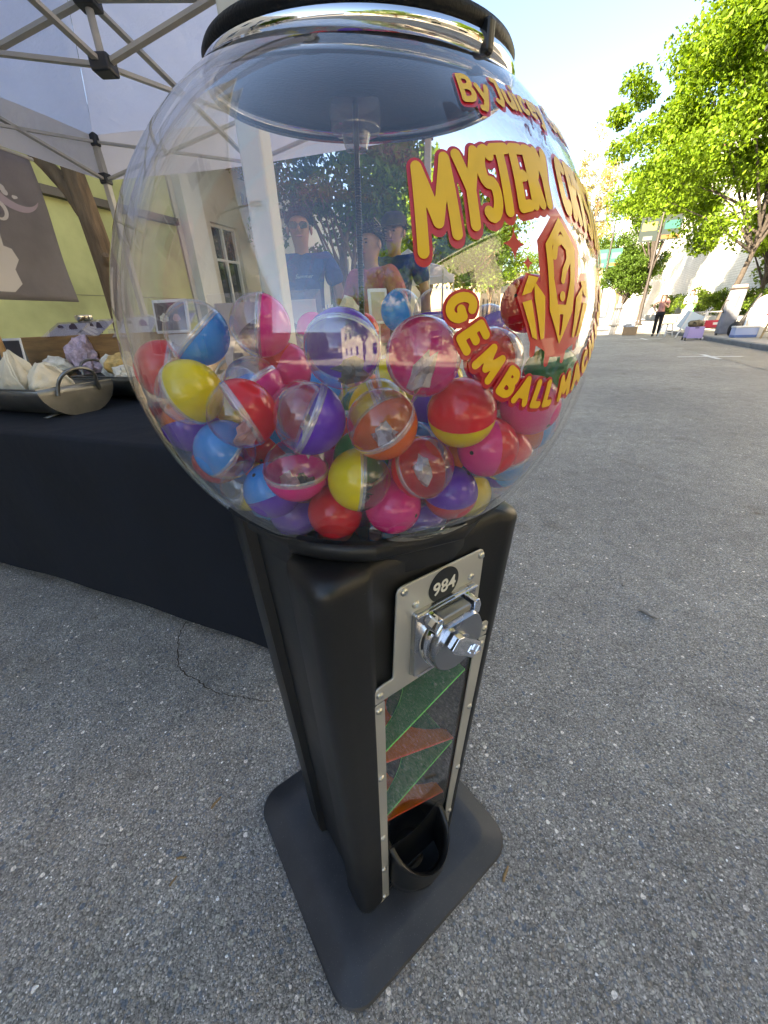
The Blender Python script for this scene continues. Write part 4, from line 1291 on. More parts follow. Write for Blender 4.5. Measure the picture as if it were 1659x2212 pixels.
    (-0.0982,-0.0795,-0.0818,-0.67,-0.45,-0.59, 'red', 'blue', None),
    (0.1615,0.0501,-0.1076,-0.54,-0.69,0.49, 'pink', 'red', None),
    (-0.1207,-0.0445,-0.1121,-0.81,-0.58,0.04, 'pink', None, None),
    (0.0173,0.1841,-0.0772,-0.94,-0.18,-0.3, 'blue', 'orange', None),
    (-0.0666,0.1612,-0.0987,0.14,-0.43,0.89, 'red', 'pink', None),
    (0.0479,-0.1256,-0.0821,0.75,0.66,-0.04, 'blue', None, None),
    (-0.0087,0.1406,-0.0634,0.81,-0.49,-0.32, 'orange', None, None),
    (0.1532,0.0962,-0.0861,0.19,0.02,0.98, 'yellow', None, None),
    (-0.0328,-0.0266,-0.1045,-0.22,0.91,0.34, 'purple', None, None),
    (-0.1254,0.0441,-0.0775,0.11,-0.43,-0.9, 'red', 'pink', None),
    (-0.0485,-0.1099,-0.1023,0.16,-0.47,0.87, 'pink', None, None),
    (0.0599,0.0456,-0.0818,-0.54,-0.79,-0.3, 'blue', None, None),
    (0.0339,-0.0537,-0.1774,-0.16,0.43,-0.89, 'purple', None, None),
    (-0.1465,0.1149,-0.0742,0.25,-0.9,0.35, 'red', None, None),
    (0.0764,0.0943,-0.0932,0.96,-0.21,0.18, 'green', None, None),
    (0.0065,0.0027,-0.1774,0.32,0.89,0.32, 'yellow', None, None),
    (0.1538,0.0466,-0.0568,0.25,-0.43,-0.87, 'purple', None, None),
    (0.0143,0.0211,-0.0883,0.44,-0.47,-0.77, 'orange', 'purple', None),
    (0.0398,0.1274,-0.0741,0.59,0.04,-0.81, 'pink', None, None),
    (0.0807,0.0527,-0.1757,-0.92,-0.34,-0.18, 'green', None, None),
    (-0.0189,0.0296,-0.05,-0.98,0.16,-0.07, 'yellow', None, None),
    (0.1177,-0.0753,-0.0633,-0.6,0.76,0.26, 'red', None, None),
    (-0.0675,-0.0659,-0.1207,0.88,-0.1,0.46, 'purple', None, None),
]
# ------------------------------------------------------------------ the vending machine
M_BLACK = mat('black_moulded_plastic', (.0055, .0055, .0058), .42, vary=.25, vscale=7, bump=.12, bscale=420, bdist=.0006, spec=.5)
def worn_black(name, col, rough, dust, chip=None, peel=.0006):
    w = NT(name)
    vec = w.coord('Object')
    n1 = w.noise(vec, 6, 6, .6).outputs[0]
    base = w.ramp(n1, [(.3, tuple(c * .75 for c in col)), (.7, tuple(c * 1.3 for c in col))])
    mp_ = w.n('Mapping'); mp_.inputs['Scale'].default_value = (9, 9, 60); mp_.inputs['Rotation'].default_value = (.4, .9, .2)
    w.l(vec, mp_.inputs['Vector'])
    scr = w.ramp(w.noise(mp_.outputs[0], 9, 3).outputs[0], [(.71, (0, 0, 0)), (.74, (1, 1, 1))])
    gate = w.ramp(w.noise(vec, 11, 3).outputs[0], [(.5, (0, 0, 0)), (.62, (1, 1, 1))])
    sc_ = w.mix(1.0, scr, gate, 'MULTIPLY')
    c = w.mix(w.math('MULTIPLY', sc_, .45), base, (.16, .16, .16))
    du = w.ramp(w.noise(vec, 3.2, 7, .7).outputs[0], [(.42, (0, 0, 0)), (.75, (1, 1, 1))])
    sp = w.n('TexVoronoi', Scale=210.0)
    w.l(vec, sp.inputs['Vector'])
    spk = w.math('LESS_THAN', sp.outputs['Distance'], .12)
    c = w.mix(w.math('MULTIPLY', du, dust), c, (.20, .19, .17))
    c = w.mix(w.math('MULTIPLY', spk, dust * 1.2), c, (.35, .33, .3))
    if chip:
        ch_ = w.ramp(w.noise(vec, 24, 5, .7).outputs[0], [(.70, (0, 0, 0)), (.735, (1, 1, 1))])
        c = w.mix(ch_, c, chip)
    w.l(c, w.b.inputs['Base Color'])
    rr = w.n('MapRange'); w.l(n1, rr.inputs[0]); rr.inputs[3].default_value = rough - .1; rr.inputs[4].default_value = rough + .12
    w.l(rr.outputs[0], w.b.inputs['Roughness'])
    w.bump(w.noise(vec, 300, 3).outputs[0], .14, peel)
    return w.m
M_BASE = worn_black('black_painted_steel', (.021, .022, .026), .46, .14, (.12, .055, .03))
M_BLACK = worn_black('black_moulded_plastic_worn', (.0055, .0055, .0058), .40, .035)
M_STEEL = mat('brushed_steel', (.62, .59, .52), .45, .75, vary=.10, vscale=6, bump=.06, bscale=120, bdist=.0005)
M_CHROME = mat('polished_chrome', (.78, .78, .80), .06, 1.0)
M_DIECAST = mat('satin_diecast', (.42, .43, .45), .26, 1.0, vary=.08, vscale=10)
M_SCREW = mat('screw_zinc', (.55, .54, .5), .3, 1.0, vary=.2, vscale=200)
M_RUBBER = mat('black_leatherette', (.006, .0065, .008), .5, spec=.25, bump=.5, bscale=420, bdist=.001)
M_GLOBE = clear('globe_acrylic', (.985, .985, .99), .062, .0015, 0.0, .004, 4.2)
M_PANEC = clear('window_acrylic', (.97, .97, .97), .018, .002, 0.0, .015)
gm = bpy.data.objects.new('capsule_vending_machine', None)
COL.objects.link(gm)
gm.matrix_world = Matrix.Translation((-.044, .466, 0)) @ Matrix.Rotation(R(1.6), 4, 'Y') @ Matrix.Rotation(R(35), 4, 'Z')
tag(gm, 'black capsule vending machine with a clear globe of toy capsules and yellow lettering', 'vending machine')
ZG, RG = 1.025, .231
GC = Vector((0, 0, ZG))
# base plate
def rsq(h, r, z, seg=7):
    return [(x, y, z) for x, y in rounded_rect(2 * h, 2 * h, r, seg)]
UNLEAN = Matrix.Rotation(R(-35), 3, 'Z') @ Matrix.Rotation(R(-1.6), 3, 'Y') @ Matrix.Rotation(R(35), 3, 'Z')
MB().loops([[UNLEAN @ (Vector(p) + Vector((.006, .009, 0))) for p in lp] for lp in (rsq(.207, .046, .0005), rsq(.213, .052, .004), rsq(.214, .053, .009), rsq(.211, .051, .0125), rsq(.178, .036, .0265), rsq(.173, .032, .0285), rsq(.150, .02, .0305))], True, True).obj('base_plate', M_BASE, gm, smooth=True, angle=25)
# housing: tapered moulded column with a recessed panel on each side
def hw(z):
    return .118 + (.140 - .118) * (z - .03) / .80
REC = .007
def section(h, z, dep=REC, rc=.022):
    pts = []
    for k in range(4):
        a0 = k * 90
        fl, fr = (-.56, .74) if k == 0 else (-.46, .46)
        dp = dep if k == 0 else dep * 1.9
        loc = [(-h + rc + rc * math.cos(R(180 + 90 * i / 5)), -h + rc + rc * math.sin(R(180 + 90 * i / 5))) for i in range(6)]
        e = .035
        loc += [((fl - e - .05) * h, -h), ((fl - e) * h, -h + .0015), (fl * h, -h + dp), ((fl + .5 * (fr - fl)) * h, -h + dp), (fr * h, -h + dp), ((fr + e) * h, -h + .0015), ((fr + e + .05) * h, -h)]
        c, s = math.cos(R(a0)), math.sin(R(a0))
        pts += [((x * c - y * s) * (1 + .075 * max(0.0, z - .2) / .63), x * s + y * c, z) for x, y in loc]
    return pts
NS = len(section(.1, 0))
PER = 13
z_levels = [.030, .045, .20, .45, .632, .66, .72, .78, .812, .824]
lps = [section(hw(z) * (.985 if i == 0 else 1), z) for i, z in enumerate(z_levels)]
lps += [section(hw(.83) - .003, .8315, REC * .9), section(hw(.83) - .010, .837, REC * .6), section(hw(.83) - .018, .8395, REC * .3)]
def circ(r, z):
    base = section(.1, 0)
    return [(r * math.cos(a), r * math.sin(a), z) for a in (math.atan2(p[1], p[0]) for p in base)]
def sq_circ(r, z, k):
    a = section(hw(.83) - .02, z, 0)
    b = circ(r, z)
    return [tuple(x * (1 - k) + y * k for x, y in zip(p, q)) for p, q in zip(a, b)]
lps += [sq_circ(.150, .840, .9), circ(.156, .842), circ(.160, .846), circ(.160, .856), circ(.157, .861), circ(.151, .862), circ(.148, .858), circ(.146, .812), circ(.06, .800)]
col = MB()
b = len(col.v)
for lp in lps:
    col.v += [tuple(p) for p in lp]
for i in range(len(lps) - 1):
    for j in range(NS):
        k = (j + 1) % NS
        if j in (8, 9) and 2 <= i + 1 and i < 4 and True:       # open window in the front recess
            if i in (0, 1, 2, 3):
                continue
        col.f.append((i * NS + j, i * NS + k, (i + 1) * NS + k, (i + 1) * NS + j))
col.f.append(tuple(range(NS - 1, -1, -1)))
col.f.append(tuple((len(lps) - 1) * NS + j for j in range(NS)))
col.obj('housing', M_BLACK, gm, smooth=True, angle=50)
# cavity behind the window
cv = MB()
def fr(x, z, d=0.0):            # point on the front face; d = outwards
    return Vector((x, -hw(z) - d, z))
xa0, xa1, xb0, xb1 = -.56 * hw(.045), .74 * hw(.045), -.56 * hw(.632), .74 * hw(.632)
yb = .06
q = [(xa0, -hw(.045) + REC, .045), (xa1, -hw(.045) + REC, .045), (xb1, -hw(.632) + REC, .632), (xb0, -hw(.632) + REC, .632), (xa0, yb, .045), (xa1, yb, .045), (xb1, yb, .632), (xb0, yb, .632)]
cv.add(q, [(4, 5, 6, 7), (0, 1, 5, 4), (1, 2, 6, 5), (2, 3, 7, 6), (3, 0, 4, 7)]).obj('chute_cavity', mat('cavity_plastic', (.03, .03, .03), .5), gm)
# steel front plates
def plate(name, poly, d0, d1, m=M_STEEL, bev=.0012, parent=None):
    return MB().prism(poly, d0, d1, lambda u, v, d: fr(u, v, d)).obj(name, m, parent or gm, bevel=bev)
def rounded_poly(pts, r, seg=4):
    out = []
    n = len(pts)
    for i in range(n):
        p, a, c = Vector((*pts[i], 0)), Vector((*pts[i - 1], 0)), Vector((*pts[(i + 1) % n], 0))
        rr = r[i] if isinstance(r, (list, tuple)) else r
        if rr <= 0:
            out.append((p.x, p.y)); continue
        d1, d2 = (a - p).normalized() * rr, (c - p).normalized() * rr
        for k in range(seg + 1):
            t = k / seg
            q_ = (p + d1) * (1 - t) ** 2 + p * 2 * t * (1 - t) + (p + d2) * t * t
            out.append((q_.x, q_.y))
    return out
up = rounded_poly([(-.058, .800), (.079, .800), (.082, .664), (.117, .664), (.1165, .636), (-.0915, .636), (-.090, .664), (-.060, .664)], [.010, .010, .003, .014, .003, .002, .016, .003])
plate('mechanism_plate', list(reversed(up)), -.004, -.001)
plate('window_strip', [(-.0915, .634), (-.0780, .034), (-.0575, .034), (-.0725, .634)], -.0035, -.0008, bev=.0006)
plate('window_strip', [(.0905, .634), (.0790, .050), (.1000, .050), (.1160, .634)], -.0035, -.0008, bev=.0006)
plate('window_pane', [(-.073, .634), (-.060, .20), (.082, .20), (.092, .634)], -.0068, -.0050, M_PANEC, 0)
sc_me = MB().lathe([(0, .0028), (.0032, .0026), (.0048, .0012), (.0052, 0), (0, 0)], 14)
sc_me.box((0, 0, .0029), (.0058, .0012, .0006)); sc_me.box((0, 0, .0030), (.0012, .0058, .0006))
sc_me = sc_me.mesh('screw'); sc_me.materials.append(M_SCREW)
for x, z, d in [(-.048, .792, 0), (.0735, .791, 0), (-.0306, .766, 0), (.0586, .765, 0), (-.0304, .657, 0), (-.080, .650, 0), (.106, .651, 0), (-.081, .622, 0), (-.0775, .47, 0), (-.0735, .29, 0), (-.0705, .17, 0), (-.0685, .05, 0), (.1045, .622, 0), (.1015, .48, 0), (.0975, .31, 0), (.0935, .16, 0)]:
    o = bpy.data.objects.new('screw', sc_me); COL.objects.link(o); o.parent = gm
    o.location = fr(x, z, -.0008)
    o.rotation_euler = (R(90), random.uniform(0, 1.5), 0)
# number disc
dz, dx = .775, .0118
MB().prism([(dx + .0235 * math.cos(-2 * math.pi * k / 40), dz + .0235 * math.sin(-2 * math.pi * k / 40)) for k in range(40)], -.0008, -.0002, lambda u, v, d: fr(u, v, d)).obj('number_disc', mat('disc_black', (.012, .012, .012), .4), gm)
t = link('number', text_mesh('984', .0245, .0002, offset=.0004), mat('disc_white', (.72, .68, .58), .5), gm)
t.location = fr(dx, dz - .002, .0006)
t.rotation_euler = (R(90), 0, 0)
# coin mechanism
cm = bpy.data.objects.new('coin_mechanism', None); COL.objects.link(cm); cm.parent = gm
cmx, cmz = .0145, .7065
cm.location = fr(cmx, cmz, -.001)
def mp(name, mb, m, smooth=False, bevel=0.0):
    return mb.obj(name, m, cm, smooth=smooth, bevel=bevel)
# local axes of cm: x right, y into the housing, z up
mp('mount_plate', MB().prism(rounded_rect(.100, .099, .004), -.001, .008, lambda u, v, d: (u, -d, v)), M_DIECAST, bevel=.0015)
mp('mount_ridge', MB().box((0, -.0095, .0475), (.098, .004, .003)), M_CHROME, bevel=.0008)
mp('mount_ridge', MB().box((0, -.0095, -.0475), (.092, .003, .0025)), M_CHROME, bevel=.0008)
dl = [(.041 * math.cos(2 * math.pi * k / 48), min(.030, .041 * math.sin(2 * math.pi * k / 48))) for k in range(48)]
Rx = Matrix.Rotation(R(90), 4, 'X')
def dial(rads, ys):
    lps_ = []
    for r_, y in zip(rads, ys):
        lps_.append([(r_ * math.cos(2 * math.pi * k / 56), -y, max(-99, min(r_ * math.sin(2 * math.pi * k / 56), r_ * .80))) for k in range(56)])
    return MB().loops(lps_, True, True)
mp('dial_skirt', dial([.0455, .0455, .0435], [.008, .017, .021]), M_CHROME, True)
mp('dial', dial([.0415, .041, .0395], [.021, .029, .0315]), M_DIECAST, True)
mp('coin_slot', MB().box((0, -.0165, .0375), (.046, .017, .010)), mat('slot_metal', (.34, .34, .33), .35, .9), bevel=.002)
mp('coin', MB().prism([(.019 * math.cos(2 * math.pi * k / 30), .022 + .019 * math.sin(2 * math.pi * k / 30)) for k in range(30)], .017, .020, lambda u, v, d: (u, -d, v)), mat('coin_metal', (.45, .43, .36), .3, 1))
for sx in (-1, 1):
    mp('slot_guard', MB().prism([(sx * .026, .026), (sx * .026, .046), (sx * .034, .046), (sx * .038, .036), (sx * .036, .024)], .008, .028, lambda u, v, d: (u, -d, v)), M_CHROME, bevel=.0015)
mp('handle_stem', MB().tube([(0, -.030, -.002), (0, -.0345, -.002)], .015, 24), M_CHROME, True)
ha = R(-38)
def hrot(x, z):
    return (x * math.cos(ha) - z * math.sin(ha), x * math.sin(ha) + z * math.cos(ha))
hexo = [(-.024, -.008), (-.016, -.0115), (.024, -.0115), (.037, 0), (.024, .0115), (-.016, .0115), (-.024, .008)]
hexi = [(x * .82 + .002, z * .72) for x, z in hexo]
hl = []
for pts_, y in ((hexo, .034), (hexo, .043), (hexi, .0448), ([(x * .95, z * .9) for x, z in hexi], .0442)):
    hl.append([(hrot(x, z)[0], -y, hrot(x, z)[1]) for x, z in pts_])
hd = mp('handle', MB().loops(hl, True, True), M_CHROME, False, .0012)
for i, (x, z, w_, h_) in enumerate([(.012, .003, .0016, .007), (.0155, .003, .0016, .007), (.019, .0035, .0016, .006), (.0235, .002, .0016, .008), (.027, .002, .0016, .006), (.016, -.005, .009, .0014), (.025, -.0045, .004, .0014), (.007, .0, .0016, .009)]):
    p = hrot(x, z)
    MB().box((p[0], -.0444, p[1]), (w_, .0012, h_), Matrix.Rotation(-ha, 4, 'Y')).obj('raised_stroke', M_CHROME, cm)
# acrylic ramps, zigzag behind the pane
def ramp_mats(nm, tint, edge, body, fac):
    w = NT(nm + '_acrylic')
    tr = w.n('BsdfTransparent'); tr.inputs[0].default_value = (*tint, 1)
    df = w.n('BsdfDiffuse'); df.inputs[0].default_value = (*body, 1)
    tl = w.n('BsdfTranslucent'); tl.inputs[0].default_value = (*body, 1)
    ad = w.n('MixShader'); ad.inputs[0].default_value = .5
    w.l(df.outputs[0], ad.inputs[1]); w.l(tl.outputs[0], ad.inputs[2])
    m1 = w.n('MixShader'); m1.inputs[0].default_value = fac
    w.l(tr.outputs[0], m1.inputs[1]); w.l(ad.outputs[0], m1.inputs[2])
    gl = w.n('BsdfGlossy', Roughness=.05)
    m2 = w.n('MixShader'); m2.inputs[0].default_value = .04
    w.l(m1.outputs[0], m2.inputs[1]); w.l(gl.outputs[0], m2.inputs[2])
    w.l(m2.outputs[0], w.out.inputs[0])
    return w.m, mat(nm + '_edge', edge, .3)  # brighter edge colour stands in for the glow of edge-lit acrylic
RG_, RGE = ramp_mats('green', (.07, .60, .24), (.12, .95, .14), (.05, .62, .18), .40)
RO_, ROE = ramp_mats('orange', (1.0, .20, .04), (1.0, .12, .03), (1.0, .30, .01), .97)
def ramp(p_hi, p_lo, m, me_, depth=.145):
    (x0, z0), (x1, z1) = p_hi, p_lo
    L = math.hypot(x1 - x0, z1 - z0)
    outline = [(0, 0), (L, 0)]
    outline += [(L, .018), (L - .006, .020)]
    for k in range(15):                       # round bite at the low end
        a = R(-80 + 160 * k / 14)
        outline.append((L + .010 - .105 * math.cos(a), .076 + .055 * math.sin(a)))
    outline += [(L, .138), (L, depth), (0, depth)]
    def P(a, b_, d):
        t_ = a / L
        x, z = x0 + (x1 - x0) * t_, z0 + (z1 - z0) * t_
        return Vector((x, -hw(z) + REC + .004 + b_, z + d))
    o = MB().prism(outline, 0, .003, P).obj('ramp', m, gm)
    e = MB()
    e.tube([P(a, b_, .0015) for a, b_ in outline + [outline[0]]], .0013, 6)
    e.obj('ramp_edge', me_, o)
ramp((.088, .566), (-.068, .503), RG_, RGE)
ramp((-.067, .480), (.084, .396), RO_, ROE)
ramp((.082, .388), (-.061, .322), RG_, RGE)
ramp((-.060, .306), (.077, .232), RO_, ROE)
# prize cup: scoop below the window
cup = MB()
cx = .010
def cup_loop(wd, pr, z_back, z_front, n=28):
    out = []
    for k in range(n + 1):
        a = math.pi * k / n
        x = cx + wd * math.cos(a)
        y = -pr * math.sin(a)
        t_ = math.sin(a)
        z = z_back * (1 - t_) + z_front * t_
        out.append((x, -hw(.15) + REC + y, z))
    return out
cl_ = [cup_loop(.050, .020, .052, .046), cup_loop(.060, .046, .062, .078), cup_loop(.065, .058, .105, .112), cup_loop(.0635, .060, .195, .150), cup_loop(.0635, .064, .202, .158), cup_loop(.0600, .0640, .2045, .1615), cup_loop(.0550, .0580, .203, .159), cup_loop(.0520, .050, .185, .145), cup_loop(.050, .046, .12, .115), cup_loop(.050, .050, .075, .074), cup_loop(.02, .012, .068, .068)]
cup.loops(cl_, False, False, closed=False)
cup.obj('prize_cup', M_BLACK, gm, smooth=True, angle=60)
MB().prism([(-.058, .050), (.078, .050), (.080, .212), (.058, .226), (.030, .205), (.010, .196), (-.020, .200), (-.045, .214), (-.060, .214)][::-1], -.0075, -.0065, lambda u, v, d: fr(u, v, d)).obj('cup_backplate', M_BLACK, gm)
cb_ = MB().add([(cx - .062, -hw(.12) + REC, .066), (cx + .062, -hw(.12) + REC, .066), (cx + .055, yb - .01, .115), (cx - .055, yb - .01, .115)], [(0, 1, 2, 3)]).obj('cup_floor', M_BLACK, gm, solid=.003)

# ------------------------------------------------------------------ globe, lid, rod
cam_dir = Vector((-.574, -.819, 0))
TILT = Matrix.Translation(GC) @ Matrix.Rotation(R(6.0), 4, Vector((0, 0, 1)).cross(cam_dir).normalized())
TILT2 = Matrix.Translation(Vector((.0049, -.0034, 0))) @ TILT
prof = []
for i in range(41):
    a = R(30.8 + (151 - 30.8) * i / 40)
    prof.append((RG * math.sin(a), RG * math.cos(a)))
prof = [(.1150, .205)] + prof
gl_o = MB().lathe(prof, 96, TILT).obj('globe', M_GLOBE, gm, smooth=True, angle=80)
gi = MB().lathe([(r_ - .0035 if k else r_, z_) for k, (r_, z_) in enumerate([(q_[0] * (1 - .0035 / RG), q_[1] * (1 - .0035 / RG)) for q_ in prof])], 96, TILT)
gi.obj('globe_inner_face', clear('globe_inner', (.99, .99, .99), .03, 0.0), gl_o, smooth=True, angle=80)
MB().lathe([(.1180, .1925), (.1215, .1912), (.1240, .1937), (.1248, .1970), (.1240, .2005), (.1212, .2027), (.1165, .2030)], 96, TILT2).obj('chrome_ring', M_CHROME, gm, smooth=True, angle=60)
MB().lathe([(0, .199), (.085, .199), (.098, .2005), (.1125, .2000), (.1145, .1990), (.1165, .2022), (.1205, .2030), (.1222, .2052), (.1226, .2085), (.1210, .2112), (.112, .2135), (.06, .217), (0, .2175)], 96, TILT2).obj('lid', M_RUBBER, gm, smooth=True, angle=45)
a = math.atan2(cam_dir.y, cam_dir.x) + R(43)
MB().box(TILT2 @ Vector((.1232 * math.cos(a), .1232 * math.sin(a), .1990)), (.008, .007, .017), Matrix.Rotation(a, 4, 'Z')).obj('ring_clip', M_BLACK, gm, bevel=.002)
rodm = MB()
rl = []
NZ = 150
rodm.tube([(0, 0, .80), (0, 0, ZG + .20)], .0026, 10)
for i in range(NZ):
    z = .86 + i * (ZG + .155 - .86) / NZ
    rodm.lathe([(.0026, z), (.0034, z + .0009), (.0026, z + .0018)], 10)
rodm.obj('threaded_rod', mat('rod_zinc', (.10, .09, .07), .35, 1.0), gm, smooth=True)
MB().lathe([(0, ZG + .165), (.010, ZG + .167), (.013, ZG + .178), (.022, ZG + .180), (.024, ZG + .19), (.022, ZG + .199), (0, ZG + .199)], 20).obj('wing_nut', clear('nut_plastic', (.8, .8, .82), .08, .2), gm, smooth=True)

# ------------------------------------------------------------------ lettering on the globe
M_YEL = mat('decal_yellow', (.76, .42, .010), .5, vary=.04, vscale=60, coat=.25)
M_RED = mat('decal_red', (.48, .010, .018), .4, vary=.06, vscale=80, coat=.45)
M_PLUM = mat('decal_plum', (.16, .015, .05), .4)
LON0 = R(-53.7) - R(35)           # the lettering faces local direction LON0
MT_INV = None
def on_globe(lon_deg, lat_deg, h):
    lo, la = LON0 + R(lon_deg), R(lat_deg)
    r_ = RG + h
    return Vector((r_ * math.cos(la) * math.cos(lo), r_ * math.cos(la) * math.sin(lo), ZG + r_ * math.sin(la)))
G_ = {
 'M': [[(.02, 0), (.10, 1), (.5, .25), (.90, 1), (.98, 0)]], 'Y': [[(.0, 1), (.5, .48), (1, 1)], [(.5, .48), (.5, 0)]],
 'S': [arc(.5, .745, .44, .255, 40, 270, 10) + arc(.5, .255, .44, .255, 90, -140, 10)], 'T': [[(0, 1), (1, 1)], [(.5, 1), (.5, 0)]],
 'E': [[(.95, 1), (.1, 1), (.1, 0), (.95, 0)], [(.1, .52), (.8, .52)]], 'R': [[(.08, 0), (.08, 1)], [(.08, 1), (.55, 1)] + arc(.55, .76, .4, .24, 90, -90, 8) + [(.08, .52)], [(.45, .5), (.98, 0)]],
 'C': [arc(.55, .5, .5, .5, 45, 315, 16)], 'A': [[(0, 0), (.5, 1), (1, 0)], [(.2, .33), (.8, .33)]], 'L': [[(.1, 1), (.1, 0), (.95, 0)]],
 'G': [arc(.52, .5, .5, .5, 50, 330, 16) + [(.98, .45), (.6, .45)]], 'B': [[(.08, 0), (.08, 1), (.5, 1)] + arc(.5, .77, .38, .23, 90, -90, 8) + [(.08, .53)], [(.5, .53)] + arc(.52, .265, .44, .265, 90, -90, 8) + [(.08, 0)]],
 'H': [[(.05, 0), (.05, 1)], [(.95, 0), (.95, 1)], [(.05, .5), (.95, .5)]], 'I': [[(.5, 0), (.5, 1)]], 'N': [[(.05, 0), (.05, 1), (.95, 0), (.95, 1)]],
 'b': [[(.1, 1), (.1, 0)], arc(.5, .3, .4, .3, 0, 360, 14)], 'y': [[(.05, .62), (.5, .05)], [(.95, .62), (.45, -.1), (.25, -.32), (.0, -.3)]], 'J': [[(.35, 1), (.85, 1), (.8, .2), (.5, -.02), (.1, .1)]],
 'u': [[(.05, .6), (.08, .2), (.45, .0), (.9, .2)], [(.92, .6), (.92, 0)]], 'i': [[(.5, .58), (.5, 0)], [(.5, .9)]], 'c': [arc(.55, .3, .45, .3, 45, 315, 10)], 'e': [[(.12, .3), (.9, .33)] + arc(.52, .3, .42, .3, 5, 310, 12)],
 'm': [[(.05, 0), (.05, .6)], [(.05, .4), (.3, .6), (.5, .4), (.5, 0)], [(.5, .4), (.75, .6), (.95, .4), (.95, 0)]], 's': [arc(.5, .45, .38, .16, 40, 270, 7) + arc(.5, .15, .4, .16, 90, -140, 7)],
}
CL = math.cos(R(18))
def word(txt, boxes, place, rad, out, h=.16, drop=(0, -.55)):
    """boxes: per letter (x0, x1) along the word; place(x, t) -> (lon, lat); drawn per letter in yellow over one red backing"""
    allst = []
    for ch, (x0, x1) in zip(txt, boxes):
        st = []
        for pl_ in G_[ch]:
            fine_ = []
            for a_, b_ in zip(pl_[:-1] or pl_, pl_[1:] or pl_):
                for t_ in (0, .34, .67):
                    fine_.append((a_[0] + (b_[0] - a_[0]) * t_, a_[1] + (b_[1] - a_[1]) * t_))
            fine_.append(pl_[-1])
            st.append([place(x0 + (x1 - x0) * u, v) for u, v in fine_])
        allst.append(st)
        P_ = np.array([p for s_ in st for p in s_])
        sdf = lambda X, Y, st=st: strokes_sdf(X * CL, Y, [[(p[0] * CL, p[1]) for p in s_] for s_ in st], rad)
        v, f = contour(P_[:, 0].min() - 1.6, P_[:, 0].max() + 1.6, P_[:, 1].min() - 1.6, P_[:, 1].max() + 1.6, h, sdf)
        MB().add([on_globe(x, y, .0016) for x, y in v], f).obj('letter', M_YEL, gl_o, smooth=True)
    S = [[(p[0] * CL, p[1]) for p in s_] for st in allst for s_ in st]
    P_ = np.array([p for st in allst for s_ in st for p in s_])
    def sdf2(X, Y):
        d1 = strokes_sdf(X * CL, Y, S, rad + out)
        return np.minimum(d1, strokes_sdf((X - drop[0]) * CL, Y - drop[1], S, rad + out * .8))
    v, f = contour(P_[:, 0].min() - 2.6, P_[:, 0].max() + 2.6, P_[:, 1].min() - 2.6, P_[:, 1].max() + 2.6, h, sdf2)
    MB().add([on_globe(x, y, .0009) for x, y in v], f).obj('letter_backing', M_RED, gl_o, smooth=True)
def arch(x, t):                    # upper arched words: outer letters taller and lower
    k = abs(x) / 27
    bot = 22.4 - 8.2 * k ** 1.6
    top = 29.6 - 5.3 * k ** 1.9
    fan = x * .03 * (t - .5)
    return (x + fan, bot + (top - bot) * t)
word('MYSTERY', [(-26.3, -20.9), (-19.5, -16.4), (-15.8, -13.3), (-12.9, -10.2), (-9.0, -6.9), (-5.9, -3.9), (-3.2, -.9)], arch, .80, .52)
word('CRYSTAL', [(2.7, 4.9), (6.3, 8.6), (9.3, 12.0), (12.7, 15.1), (15.7, 18.4), (18.9, 22.2), (23.4, 26.0)], arch, .80, .52)
def lower(x, t):                   # lower words on a hanging arc
    a = R(x)
    rad_ = 20.6 - 0 + (-(t - .5)) * 3.6
    return (math.sin(a) * rad_ * 1.05, 15.2 - math.cos(a) * rad_ * 1.0)
def spread_(n, a0, a1, wid):
    st_ = (a1 - a0 - wid * n) / (n - 1)
    return [(a0 + i * (wid + st_), a0 + i * (wid + st_) + wid) for i in range(n)]
word('GEMBALL', [(-73, -66), (-60.5, -54.5), (-48.5, -39.5), (-33.0, -26.5), (-22.5, -15.5), (-10.5, -5.5), (-1.8, 3.0)], lower, .62, .42, .14, (0, -.35))
word('MACHINE', [(10.5, 19), (23.5, 30.5), (34.5, 41), (45.5, 51.5), (56.0, 59.0), (63.5, 69.5), (74, 79)], lower, .62, .42, .14, (0, -.35))
def topw(x, t):
    a = R(x * 2.6)
    return (x, 34.2 + 4.6 * math.cos(a) - 1.2 + (t - .3) * 4.6 * (1 - .15 * abs(x) / 16))
word('By', [(-16.2, -13.6), (-12.7, -10.2)], topw, .48, .38, .12, (0, -.3)) if 'B' in G_ else None
word('Juicey', [(-8.6, -6.8), (-6.0, -4.0), (-3.3, -2.6), (-1.9, .0), (.8, 2.7), (3.3, 5.5)], topw, .46, .38, .12, (0, -.3))
word('Gems', [(8.0, 10.6), (11.4, 13.2), (14.0, 16.8), (17.5, 19.4)], topw, .46, .38, .12, (0, -.3))
def sticker(name, m, h, x0, x1, y0, y1, res, fn):
    v, f = contour(x0, x1, y0, y1, res, lambda X, Y: fn(X * CL, Y))
    return MB().add([on_globe(x, y, h) for x, y in v], f).obj(name, m, gl_o, smooth=True)
def qmark(cx_, cy_, s_, rot=0.0):
    c_, n_ = math.cos(R(rot)), math.sin(R(rot))
    tr_ = lambda p: (cx_ + s_ * (p[0] * c_ - p[1] * n_), cy_ + s_ * (p[0] * n_ + p[1] * c_), s_ * p[2])
    return [[tr_(p) for p in [(-.34, .62, .2), (-.22, .9, .2), (.08, 1.0, .21), (.34, .82, .21), (.34, .55, .2), (.12, .32, .19), (.02, .1, .17), (.02, -.02, .16)]], [tr_((.02, -.42, .19))]]
